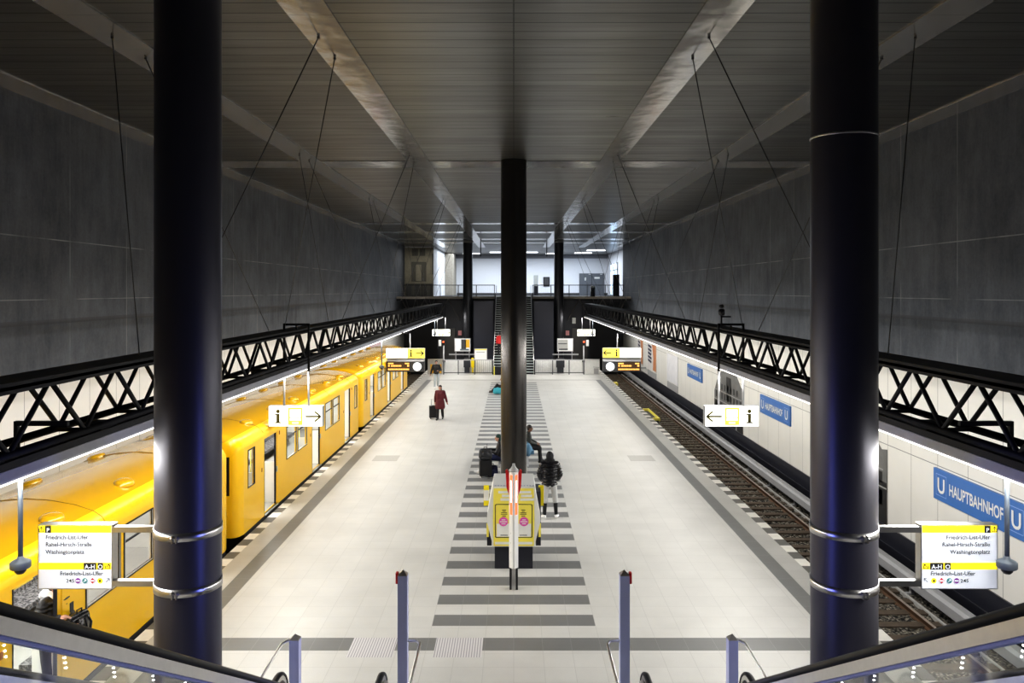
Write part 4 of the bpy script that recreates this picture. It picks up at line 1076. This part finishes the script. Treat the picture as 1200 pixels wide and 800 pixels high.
# far staircase
t = thing('staircase', 'far grey staircase rising to the upper landing behind the middle column', 'staircase', (0, 58.2, 0))
NS = 32; run = 9.7 / NS; rise = 5.6 / NS
TREAD = M('stair_tread', (.55, .60, .60), .6); 
for k in range(NS):
    b = MB(); y = 58.3 + k*run; b.box(-1.5, 1.5, y, y + run + .02, k*rise, (k+1)*rise - .03, 0); b.box(-1.5, 1.5, y - .03, y + run, (k+1)*rise - .035, (k+1)*rise, 1); b.build('step', [BLK2, TREAD], t)
for sx in (-1, 1):
    b = MB(); b.prism([(58.25, 0), (58.25, .35), (67.9, 5.85), (67.9, 0)], 'x', 1.5*sx, 1.58*sx); b.build('stringer', NAVY, t)
    b = MB(); b.tube([(1.46*sx, 58.2, .95), (1.46*sx, 68, 6.55)], .025, 8); b.tube([(1.46*sx, 58.3, 0), (1.46*sx, 58.3, .98)], .02, 8); b.build('handrail', STEEL, t)
    # dark side walls in front of the far wall
    b = MB(); b.box(1.7*sx, 3.3*sx, 66.0, 66.1, 0, 5.25); tag(b.build('screen_wall', M('screen_navy', (.028, .030, .045), .45, var=.2, vs=.6)), f'dark navy screen wall beside the far staircase, {"left" if sx < 0 else "right"} of it', 'screen wall')
    # landing railing
    t2 = thing('landing_railing', f'black railing along the upper landing, {"left" if sx < 0 else "right"} of the far staircase', 'railing', (5*sx, 68, 5.6))
    b = MB(); b.box(1.6*sx, 9.4*sx, 67.98, 68.03, 6.56, 6.62); b.build('top_rail', BLACK, t2)
    x = 1.65
    while x < 9.5:
        b = MB(); b.box((x-.03)*sx, (x+.03)*sx, 67.97, 68.03, 5.6, 6.6); b.build('post', BLACK, t2); x += 1.54
    b = MB(); x = 1.8
    while x < 9.3: b.tube([(x*sx, 68.0, 5.62), (x*sx, 68.0, 6.56)], .006, 5); x += .15
    build_each(b, 'baluster', GREYP, t2)
    t3 = thing('landing_brace', f'dark zigzag bracing under the {"left" if sx < 0 else "right"} part of the upper landing', 'bracing', (7*sx, 67.6, 4))
    b = MB(); xs = [4.6, 5.6, 6.6, 7.6, 8.6, 9.6]
    for i in range(5):
        b.tube([(xs[i]*sx, 68.0, 5.4 if i % 2 else 3.6), (xs[i+1]*sx, 68.0, 3.6 if i % 2 else 5.4)], .04, 6)
    build_each(b, 'diagonal', M('brace_brown', (.10, .09, .08), .5), t3)
    b = MB(); b.box((2.70)*sx, (2.78)*sx, 66, 66.06, ZC - 1.2, ZC); tag(b.build('hanging_plate', BLACK), f'thin black plate hanging from the ceiling near the {"left" if sx < 0 else "right"} far column', 'hanging plate')
# hall furniture
t = thing('info_terminal', 'tall grey and black terminal on the upper landing behind the staircase', 'terminal', (2.4, 85, 5.6))
b = MB(); b.box(2.15, 2.6, 85, 85.4, 6.6, 7.75); b.build('screen', M('terminal_grey', (.30, .31, .30), .5), t)
b = MB(); b.box(2.15, 2.6, 85, 85.4, 5.6, 6.6); b.build('base', BLACK, t)
t = thing('wall_board', 'dark framed board on the white hall wall', 'board', (3.7, 89.9, 7))
b = MB(); b.box(3.35, 4.05, 89.88, 89.98, 6.6, 7.65); b.build('board', BLACK, t); b = MB(); b.box(3.45, 3.95, 89.86, 89.88, 6.75, 7.55); b.build('sheet', DARKG, t)
t = thing('waste_drum', 'dark round bin with pale lid on the landing in front of the grey door', 'bin', (7.3, 71, 5.6))
b = MB(); b.lathe((7.05, 71, 5.6), [(.20, .0), (.22, .05), (.22, .78)], 20); b.build('drum', BLACK, t)
b = MB(); b.lathe((7.05, 71, 5.6), [(.24, .79), (.26, .82), (.2, .92), (.05, .96)], 20); b.build('lid', WHITE, t)
b = MB(); b.box(9.2, 9.75, 73.5, 74.1, 5.6, 7.6); tag(b.build('tall_cabinet', BLACK), 'tall black cabinet at the right end of the upper landing', 'cabinet')
for (x, y, lab) in ((-1.6, 83, 'leftmost bright ceiling light in the far hall'), (1.6, 83, 'bright ceiling light just right of centre in the far hall'), (-4.6, 86, 'ceiling light beside the left far column'), (4.4, 86, 'ceiling light beside the right far column'), (8.2, 79, 'long ceiling light nearest the right wall of the far hall'), (7.4, 84.5, 'long ceiling light above the grey hall door')):
    b = MB(); b.box(x - .9, x + .9, y, y + .8, ZC - .06, ZC - .01); tag(b.build('ceiling_light', M('hall_lamp', (1, 1, 1), .5, emit=3, ecol=(.92, .96, 1))), lab, 'ceiling light', 'hall ceiling lights')

# ------------------------------------------------------------------ people
def capsule(bm, a, b_, r0, r1, seg=12, mi=0):
    a, b_ = V(a), V(b_); d = b_ - a; L = d.length
    if L < 1e-5: d = V((0, 0, 1)); L = 1e-5
    q = V((0, 0, 1)).rotation_difference(d.normalized()); rings = []
    prof = [(r0*math.sin(t), -r0*math.cos(t)) for t in (.15, .6, 1.1)] + [(r0, 0), (r1, L)] + [(r1*math.cos(t), L + r1*math.sin(t)) for t in (.5, 1.0, 1.42)]
    for r, z in prof: rings.append([bm.verts.new(a + q @ V((r*math.cos(2*PI*k/seg), r*math.sin(2*PI*k/seg), z))) for k in range(seg)])
    for A, B in zip(rings, rings[1:]):
        for k in range(seg): bm.faces.new((A[k], A[(k+1) % seg], B[(k+1) % seg], B[k]))
    bm.faces.new(rings[0][::-1]); bm.faces.new(rings[-1])
def pdist(p, pr):
    if pr[0] == 'e':
        c, r = V(pr[1]), pr[2]; d = p - c; k = V((d.x/r[0], d.y/r[1], d.z/r[2])).length
        return (k - 1) * min(r)
    a, b_ = V(pr[1]), V(pr[2]); ab = b_ - a; t = max(0, min(1, (p - a).dot(ab) / max(1e-9, ab.length_squared)))
    return (p - a - ab*t).length - (pr[3] + (pr[4] - pr[3])*t)
def blob(name, prims, mats, parent, voxel=.013, smooth=2):
    bm = bmesh.new()
    for pr in prims:
        if pr[0] == 'c': capsule(bm, *pr[1:5])
        else:
            r = bmesh.ops.create_uvsphere(bm, u_segments=16, v_segments=10, radius=1)
            for v in r['verts']: v.co = V((v.co.x*pr[2][0], v.co.y*pr[2][1], v.co.z*pr[2][2])) + V(pr[1])
    bmesh.ops.recalc_face_normals(bm, faces=bm.faces[:])
    me = bpy.data.meshes.new(name); bm.to_mesh(me); bm.free()
    tmp = bpy.data.objects.new('tmp', me); COL.objects.link(tmp)
    m = tmp.modifiers.new('r', 'REMESH'); m.mode = 'VOXEL'; m.voxel_size = voxel; m.use_smooth_shade = True
    if smooth: s = tmp.modifiers.new('s', 'SMOOTH'); s.factor = .5; s.iterations = smooth
    bpy.context.view_layer.update()
    new = bpy.data.meshes.new_from_object(tmp.evaluated_get(bpy.context.evaluated_depsgraph_get()))
    bpy.data.objects.remove(tmp); bpy.data.meshes.remove(me)
    new.materials.clear(); o = link(name, new, mats, parent, world=False)
    if len(mats) > 1:
        for f in new.polygons:
            c = f.center; best = min(prims, key=lambda pr: pdist(c, pr)); f.material_index = best[5] if best[0] == 'c' else best[3]
    for f in new.polygons: f.use_smooth = True
    return o
def L_(a, b_, t): return V(a) + (V(b_) - V(a)) * t
def stand(h=1.74, stride=0.0, arms=None, lean=0.0, armswing=.0):
    k = h / 1.74
    J = dict(pelvis=(0, 0, .95), chest=(0, lean*.6, 1.30), neck=(0, lean, 1.47), head=(0, lean + .02, 1.625))
    for s, n in ((-1, 'L'), (1, 'R')):
        J['sh'+n] = (.185*s, lean*.9, 1.42); J['el'+n] = (.235*s, -.02 + armswing*s*.12, 1.14); J['wr'+n] = (.235*s, .06 + armswing*s*.25, .90)
        J['hip'+n] = (.09*s, 0, .92); J['kn'+n] = (.10*s, .03 + stride*s*.12, .50); J['an'+n] = (.10*s, stride*s*.26 - .02, .09 + (.05 if stride and s < 0 else 0)); J['toe'+n] = (.12*s, stride*s*.26 + .15, .035 + (.02 if stride and s < 0 else 0))
    if arms: J.update(arms)
    return {a: V(p) * k for a, p in J.items()}
def sit(seat=.45, legs=0.0, over=None, lean=.05):
    J = dict(pelvis=(0, 0, seat + .13), chest=(0, lean*.6, seat + .47), neck=(0, lean, seat + .63), head=(0, lean + .05, seat + .775))
    for s, n in ((-1, 'L'), (1, 'R')):
        J['sh'+n] = (.185*s, lean, seat + .58); J['el'+n] = (.23*s, lean + .06, seat + .32); J['wr'+n] = (.14*s, lean + .28, seat + .24)
        J['hip'+n] = (.10*s, .02, seat + .10); J['kn'+n] = (.13*s, .44, seat + .10); J['an'+n] = (.12*s, .46 + legs, .09); J['toe'+n] = (.13*s, .63 + legs, .035)
    if over: J.update(over)
    return {a: V(p) for a, p in J.items()}
def person(label, loc, rz, J, hair, top, trousers, shoes, skin=SKIN, coat_len=0.0, puffy=False, fine=False, hat=None, short_trousers=None, hood=None, longhair=False):
    t = thing('person', label, 'person', loc, rz=rz); P = lambda n: J[n]
    up = (P('neck') - P('pelvis')).normalized(); hd = P('head')
    fwd = V((0, 1, 0))
    pr = []; c = lambda a, b_, r0, r1, mi=0: pr.append(('c', tuple(a), tuple(b_), r0, r1, mi)); e = lambda p, r, mi=0: pr.append(('e', tuple(p), r, mi))
    e(P('pelvis'), (.155, .11, .12))
    for s in (-1, 1): c(P('pelvis') + V((.05*s, 0, 0)), P('chest') + V((.07*s, 0, 0)), .095, .105)
    c(P('shL'), P('shR'), .06, .06); c(P('chest') + up*.08, P('neck'), .07, .055); c(P('neck'), hd - V((0, .01, .05)), .055, .052)
    e(hd + V((0, -.012, .025)), (.076, .094, .098)); e(hd + V((0, .022, -.045)), (.058, .066, .066)); e(hd + V((0, .100, -.012)), (.013, .018, .022)); e(hd + V((0, .072, -.062)), (.026, .014, .010), 1)
    for s in (-1, 1):
        e(hd + V((.079*s, -.01, -.005)), (.010, .020, .030)); e(hd + V((.030*s, .083, .012)), (.014, .010, .009), 2)
    for n, s in (('L', -1), ('R', 1)):
        c(P('sh'+n), P('el'+n), .052, .042); c(P('el'+n), P('wr'+n), .042, .029)
        d = (P('wr'+n) - P('el'+n)).normalized(); w = P('wr'+n); side = d.cross(V((0, 0, 1)))
        side = side.normalized() if side.length > .2 else V((0, 1, 0)); side2 = V((0,1,0)) if abs(d.z) > .7 else side
        side2 = (side2 - d*side2.dot(d)).normalized(); nrm = d.cross(side2)
        c(w, w + d*.075, .030, .036)
        for f in range(4):
            o = side2 * (.026 - .0175*f); l = (.062, .072, .067, .052)[f]; k0 = w + d*.085 + o; k1 = k0 + d*l*.55 + nrm*.006*s; k2 = k1 + d*l*.35 + nrm*.022*s
            c(k0, k1, .0105, .0095); c(k1, k2, .0095, .008)
        th0 = w + d*.025 + side2*.03; th1 = th0 + d*.035 + side2*.028; c(th0, th1, .013, .011); c(th1, th1 + d*.03 + side2*.006, .011, .009)
        c(P('hip'+n), P('kn'+n), .085, .058); c(P('kn'+n), P('an'+n), .056, .038); c(P('an'+n) - V((0, .03, .02)), P('toe'+n), .042, .032)
    blob('body', pr, [skin, M('lip', (.36, .14, .12), .5), M('eye_dark', (.03, .02, .02), .4)], t, .010 if fine else .013, 1)
    # hair / hat
    pr = []
    e(hd + V((0, -.022, .045)), (.087, .098, .092))
    if longhair: e(hd + V((0, -.06, -.06)), (.080, .055, .13))
    else: e(hd + V((0, -.055, -.005)), (.080, .062, .075))
    h = blob('hair' if not hat else 'hat', pr, [hair if not hat else hat], t, .012, 1)
    if hat:
        pr = []; e(hd + V((0, -.06, -.05)), (.078, .05, .10)); blob('hair', pr, [hair], t, .012, 1)
    if hood:
        pr = []; e(hd + V((0, -.045, .0)), (.105, .105, .135)); c(hd + V((-.07, -.02, -.12)), hd + V((.07, -.02, -.12)), .07, .07); blob('hood', pr, [hood], t, .013, 1)
    # jacket
    g = .03 if puffy else .018; pr = []
    e(P('pelvis') + up*.03, (.175 + g, .13 + g, .13))
    for s in (-1, 1): c(P('pelvis') + V((.06*s, 0, 0)), P('chest') + V((.075*s, 0, 0)), .105 + g, .112 + g)
    c(P('shL'), P('shR'), .07 + g*.6, .07 + g*.6); c(P('chest') + up*.1, P('neck'), .085, .072)
    for n, s in (('L', -1), ('R', 1)):
        c(P('sh'+n), P('el'+n), .064 + g*.7, .055 + g*.6); c(P('el'+n), L_(P('el'+n), P('wr'+n), .93), .055 + g*.6, .042 + g*.4)
        if coat_len: c(P('hip'+n) + V((0, 0, .03)), L_(P('hip'+n), P('kn'+n), coat_len) + V((.015*s, 0, 0)), .125, .135)
    if coat_len:
        a = (L_(P('hipL'), P('knL'), coat_len) + L_(P('hipR'), P('knR'), coat_len)) / 2; c(P('pelvis'), a, .13, .13)
    if puffy:
        for i in range(7):
            q = L_(P('pelvis') - up*.04, P('chest') + up*.13, i/6); e(q, (.232, .182, .034))
        for n in 'LR':
            for i in range(4): e(L_(P('sh'+n), P('el'+n), (i + .4)/4), (.100, .100, .030))
            for i in range(3): e(L_(P('el'+n), P('wr'+n), (i + .4)/3.3), (.086, .086, .030))
    blob('coat' if coat_len else 'jacket', pr, [top], t, .013, 1 if puffy else 2)
    # trousers and shoes
    end = short_trousers or .96; pr = []
    e(P('pelvis') - up*.01, (.168, .122, .125))
    for n in 'LR':
        c(P('hip'+n), P('kn'+n), .098, .073)
        if end > 1 or not short_trousers: c(P('kn'+n), L_(P('kn'+n), P('an'+n), .97), .072, .058)
        else: c(P('kn'+n), L_(P('kn'+n), P('an'+n), end), .08, .078)
    blob('trousers', pr, [trousers], t, .013, 2)
    if short_trousers:
        for n in 'LR':
            pr = []; c(L_(P('kn'+n), P('an'+n), end * .5), P('an'+n), .062, .048); blob('legging', pr, [BLK2], t, .012, 2)
    for n in 'LR':
        pr = []; A, T = P('an'+n), P('toe'+n)
        c(A - V((0, .03, .025)), T - V((0, 0, .0)), .050, .036); c(A + V((0, 0, -.02)), A + V((0, .01, .03)), .05, .05)
        blob('shoe', pr, [shoes], t, .011, 1)
    return t
BKJ = M('black_jacket', (.014, .014, .016), .5, var=.3); BKP = M('black_shell', (.012, .012, .014), .22, var=.3)
BKT = M('black_trousers', (.013, .013, .015), .8); HAIRD = M('dark_hair', (.012, .009, .008), .5)
WSH = M('white_shoe', (.78, .78, .78), .5); BSH = M('black_shoe', (.015, .015, .015), .5)
# puffer-jacket person, seen from behind
person('person in shiny black puffer jacket and white trainers standing right of the ticket machine', (.97, 21.45, 0), 0.05,
       stand(1.80, 0, dict(elL=(-.27, -.02, 1.15), wrL=(-.20, .10, .98), elR=(.27, -.02, 1.15), wrR=(.20, .10, .98), anL=(-.14, -.02, .09), toeL=(-.19, .13, .035), anR=(.17, .02, .09), toeR=(.23, .17, .035), knL=(-.12, .03, .5), knR=(.15, .05, .5))),
       HAIRD, BKP, M('grey_jogger', (.50, .50, .49), .8), WSH, puffy=True, short_trousers=.12, hood=BKT)
# woman in red coat with suitcase
person('person in long dark red coat pulling a suitcase along the platform', (-3.50, 37.9, 0), PI - .15, stand(1.62, .55, dict(elL=(-.27, -.05, 1.14), wrL=(-.34, -.05, .9), elR=(.26, -.06, 1.14), wrR=(.30, -.12, .88))),
       HAIRD, M('dark_red_coat', (.105, .008, .014), .7, var=.2), BKT, BSH, coat_len=.62, longhair=True)
# walker far
person('person in black jacket and pale jeans walking near the far left platform end', (-4.85, 49.9, 0), PI + .1, stand(1.76, .9, dict(elL=(-.28, .0, 1.14), wrL=(-.12, .20, 1.12), elR=(.28, -.05, 1.14), wrR=(.34, -.1, .9))),
       HAIRD, BKJ, M('pale_jeans', (.45, .50, .54), .8), WSH)
# sitting right of the column facing right
person('person in dark jacket sitting right of the middle column, facing right', (.48, 28.4, 0), -PI/2, sit(.45, .0, dict(knL=(-.14, .42, .56), anL=(-.13, .50, .09), toeL=(-.14, .66, .035))), HAIRD, M('dark_green_jacket', (.022, .026, .024), .6, var=.3), BKT, BSH, skin=SKIN2)
# sitting left of the column with phone
person('person with dark green cap sitting left of the middle column with a phone', (-.42, 26.7, 0), PI/2 - .0, sit(.45, .0, dict(wrL=(-.08, .42, .80), elL=(-.23, .14, .74), wrR=(.08, .42, .80), elR=(.23, .14, .74), head=(0, .11, 1.20), anL=(-.12, .72, .10), toeL=(-.12, .88, .10))), HAIRD, BKJ, M('dark_blue_jeans', (.018, .025, .085), .7), WSH, hat=M('green_cap', (.01, .045, .035), .7), longhair=True)
# sitting on the floor far
person('person in black sitting on the floor at the far end, legs out', (-.62, 48.0, 0), PI/2, sit(.0, 0, dict(pelvis=(0, 0, .13), hipL=(-.1, .02, .12), hipR=(.1, .02, .12), knL=(-.14, .40, .42), knR=(.14, .38, .44), anL=(-.13, .68, .09), anR=(.13, .66, .09), toeL=(-.14, .84, .05), toeR=(.14, .82, .05), wrL=(-.12, .30, .40), wrR=(.12, .3, .40), elL=(-.23, .1, .36), elR=(.23, .1, .36), head=(0, .10, .78))), HAIRD, BKJ, BKT, M('brown_shoe', (.10, .07, .05), .6))
# at the train door
person('person in black jacket with white hood in the nearest train doorway', (-6.98, 12.0, .10), -PI/2 - .35, stand(1.72, .0, dict(elR=(.27, .06, 1.17), wrR=(.12, .34, 1.22), elL=(-.27, .05, 1.15), wrL=(-.15, .33, 1.08), anL=(-.12, -.1, .09), toeL=(-.14, .06, .035), anR=(.12, .12, .09), toeR=(.14, .28, .035)), lean=.10), HAIRD, BKJ, BKT, BSH, fine=True, puffy=True)
o = bpy.data.objects
pd = [q for q in o if q.name.startswith('person') and q.parent is None][-1]
pr = [('e', (0, .02, 1.49), (.13, .125, .075), 0), ('c', (-.07, .12, 1.46), (-.05, .17, 1.30), .045, .035, 0), ('c', (.07, .12, 1.46), (.05, .17, 1.30), .045, .035, 0), ('e', (0, -.07, 1.47), (.13, .07, .09), 0)]
blob('hood', pr, [M('white_hood', (.62, .64, .68), .8)], pd, .012, 1)
# red one on the stairs
person('person in red top on the far staircase, half hidden by the column', (-1.05, 60.4, 1.225), 0.1, stand(1.7, .4), HAIRD, M('red_top', (.62, .02, .02), .6), BKT, BSH)

# ------------------------------------------------------------------ luggage
def suitcase(label, loc, rz, w=.40, d=.24, h=.56, mat=BKJ, handle=.42, tilt=0):
    t = thing('suitcase', label, 'suitcase', loc, rz=rz); t.rotation_euler = (tilt, 0, rz)
    b = MB(); b.box(-w/2, w/2, -d/2, d/2, .06, .06 + h); b.bevel(.045, 3); s = b.build('shell', mat, t, world=False); sharp(s, 40)
    b = MB(); b.box(-w/2 - .004, w/2 + .004, -.006, .006, .08, .04 + h); b.build('zip', DARKG, t, world=False)
    b = MB(); b.tube([(-.10, d/2 - .03, h + .04), (-.10, d/2 - .03, h + handle), (.10, d/2 - .03, h + handle), (.10, d/2 - .03, h + .04)], .010, 8); b.build('pull_handle', GREYP, t, world=False)
    for x in (-w/2 + .06, w/2 - .06):
        for y in (-d/2 + .05, d/2 - .05):
            b = MB(); b.tube([(x - .015, y, .03), (x + .015, y, .03)], .03, 12); build_each(b, 'wheel', BLACK, t, world=False)
    b = MB(); b.box(-.07, .07, -.012, .012, h + .055, h + .085); b.build('carry_handle', BLACK, t, world=False)
suitcase('black suitcase pulled beside the person in the red coat', (-3.84, 38.15, 0), .2, h=.56, handle=.36)
suitcase('black suitcase standing left of the middle column with a backpack on top', (-.93, 26.25, 0), .15, .40, .30, .50, handle=.06)
def backpack(label, loc, rz, w=.34, d=.22, h=.44, mat=BKJ, name='backpack'):
    t = thing(name, label, 'bag', loc, rz=rz)
    blob('sack', [('e', (0, 0, h*.45), (w*.52, d*.52, h*.46), 0), ('c', (-w*.3, 0, .06), (w*.3, 0, .06), .085, .085, 0), ('c', (-w*.26, 0, h*.8), (w*.26, 0, h*.8), .085, .085, 0), ('c', (-w*.4, 0, .1), (-w*.36, 0, h*.8), .085, .08, 0), ('c', (w*.4, 0, .1), (w*.36, 0, h*.8), .085, .08, 0)], [mat], t, .014, 2)
    b = MB(); b.box(-w*.34, w*.34, -d*.5 - .05, -d*.3, .05, h*.42); b.bevel(.03, 2); b.build('front_pocket', mat, t, world=False)
    b = MB(); b.tube([(-.05, .03, h*.92), (-.05, .03, h + .05), (.05, .03, h + .05), (.05, .03, h*.92)], .012, 8); b.build('grab_loop', mat, t, world=False)
    b = MB()
    for s in (-1, 1): b.tube([(s*.09, d*.42, h*.85), (s*.11, d*.62, h*.6), (s*.11, d*.5, h*.15)], .018, 6)
    build_each(b, 'strap', mat, t, world=False)
    return t
backpack('dark backpack resting on the suitcase left of the middle column', (-.93, 26.25, .57), .1, .36, .24, .36, M('dark_pack', (.03, .032, .036), .5, var=.4))
backpack('black bag held in front of the person in the train doorway', (-6.60, 12.05, .86), -PI/2 - .2, .38, .24, .42, BKP)
backpack('faded blue bag on the bench right of the middle column', (.50, 27.55, .45), PI/2, .40, .30, .40, M('denim_blue', (.10, .21, .31), .8, var=.3), 'shoulder_bag')
backpack('dark blue bag on the floor under the phone user left of the middle column', (-.72, 26.35, 0), 0, .30, .24, .36, M('bag_blue', (.015, .02, .09), .6), 'shoulder_bag')
backpack('bright turquoise bag beside the person sitting on the floor', (-.95, 47.3, 0), 0, .50, .26, .34, M('bag_turquoise', (.06, .42, .52), .6), 'shoulder_bag')
t = thing('carry_case', 'black case with a yellow edge at the foot of the far staircase', 'case', (-1.15, 58.0, 0))
b = MB(); b.box(-1.4, -.85, 57.8, 58.1, .02, .6); b.bevel(.03, 2); b.build('shell', BLACK, t)
b = MB(); b.box(-1.45, -1.38, 57.78, 57.84, 0, .62); b.build('edge', YPRINT, t)
t = thing('smartphone', 'phone held up by the person with the dark green cap', 'phone', (-.88, 26.7, .86))
b = MB(); b.box(-.90, -.888, 26.66, 26.74, .84, 1.0); b.bevel(.004, 1); b.build('case', BLACK, t)
b = MB(); b.box(-.887, -.885, 26.664, 26.736, .85, .99); b.build('screen', DARKG, t)
t = thing('smartphone', 'phone held by the person in the train doorway', 'phone', (-6.6, 11.9, 1.4))
b = MB(); b.box(-6.60, -6.585, 11.84, 11.92, 1.36, 1.50); b.bevel(.004, 1); b.build('case', BLACK, t)
b = MB(); b.box(-6.604, -6.601, 11.845, 11.915, 1.37, 1.49); b.build('screen', DARKG, t)

# ------------------------------------------------------------------ light
def area(name, loc, rot, sx, sy, e, col=(1, 1, 1), spread=PI):
    l = bpy.data.lights.new(name, 'AREA'); l.shape = 'RECTANGLE'; l.size = sx; l.size_y = sy; l.energy = e; l.color = col; l.spread = spread
    o = bpy.data.objects.new(name, l); COL.objects.link(o); o.location = loc; o.rotation_euler = rot; return o
for sx in (-1, 1):
    area('strip_lamp', (5.86*sx, 37.5, 3.84), (0, sx*1.02, 0), .16, 59, 1270, (1, .985, .955), 2.3)
    area('track_lamp', (6.26*sx, 35.5, 3.84), (0, -sx*1.1, 0), .12, 63, 590, (1, .985, .96), 2.3)
    area('edge_lamp', (6.0*sx, 35.5, 3.84), (0, 0, 0), .12, 63, 420, (1, .985, .955), 2.7)
    area('wall_fill', (7.3*sx, 35.5, 4.2), (0, -sx*math.radians(128), 0), .12, 63, 165, (1, .98, .95))  # added fill that brightens the walls, no fixture hangs here
area('hall_lamp', (1, 82, ZC - .1), (0, 0, 0), 16, 10, 2300, (.86, .93, 1))
for sx in (-1, 1): area('escalator_blue_lamp', (.06*sx, 7.7, 2.4), (0, -sx*PI/2, 0), 3.4, .9, 44, (.16, .2, 1), 2.2)
area('end_fill', (0, 55, 4.2), (math.radians(72), 0, 0), 9, .4, 150, (1, .98, .95))  # unseen fill added to brighten the far platform end
area('landing_fill', (-7.5, 70, ZC - .3), (0, 0, 0), 3, 2, 90, (1, .97, .9))  # unseen fill added to lift the relief panel on the landing
w = bpy.data.worlds.new('World'); scn.world = w; w.use_nodes = True
w.node_tree.nodes['Background'].inputs[0].default_value = (.05, .052, .06, 1); w.node_tree.nodes['Background'].inputs[1].default_value = .35

# ------------------------------------------------------------------ camera
cd = bpy.data.cameras.new('camera'); cd.lens = 28; cd.sensor_width = 36; cd.sensor_fit = 'HORIZONTAL'; cd.clip_start = .05; cd.clip_end = 400
cd.shift_x = -2/1200; cd.shift_y = -60/1200
cam = bpy.data.objects.new('camera', cd); COL.objects.link(cam); cam.location = (0, 0, H); cam.rotation_euler = (PI/2, 0, 0)
scn.camera = cam
scn.view_settings.view_transform = 'Standard'; scn.view_settings.look = 'None'; scn.view_settings.exposure = .30; scn.view_settings.gamma = .84
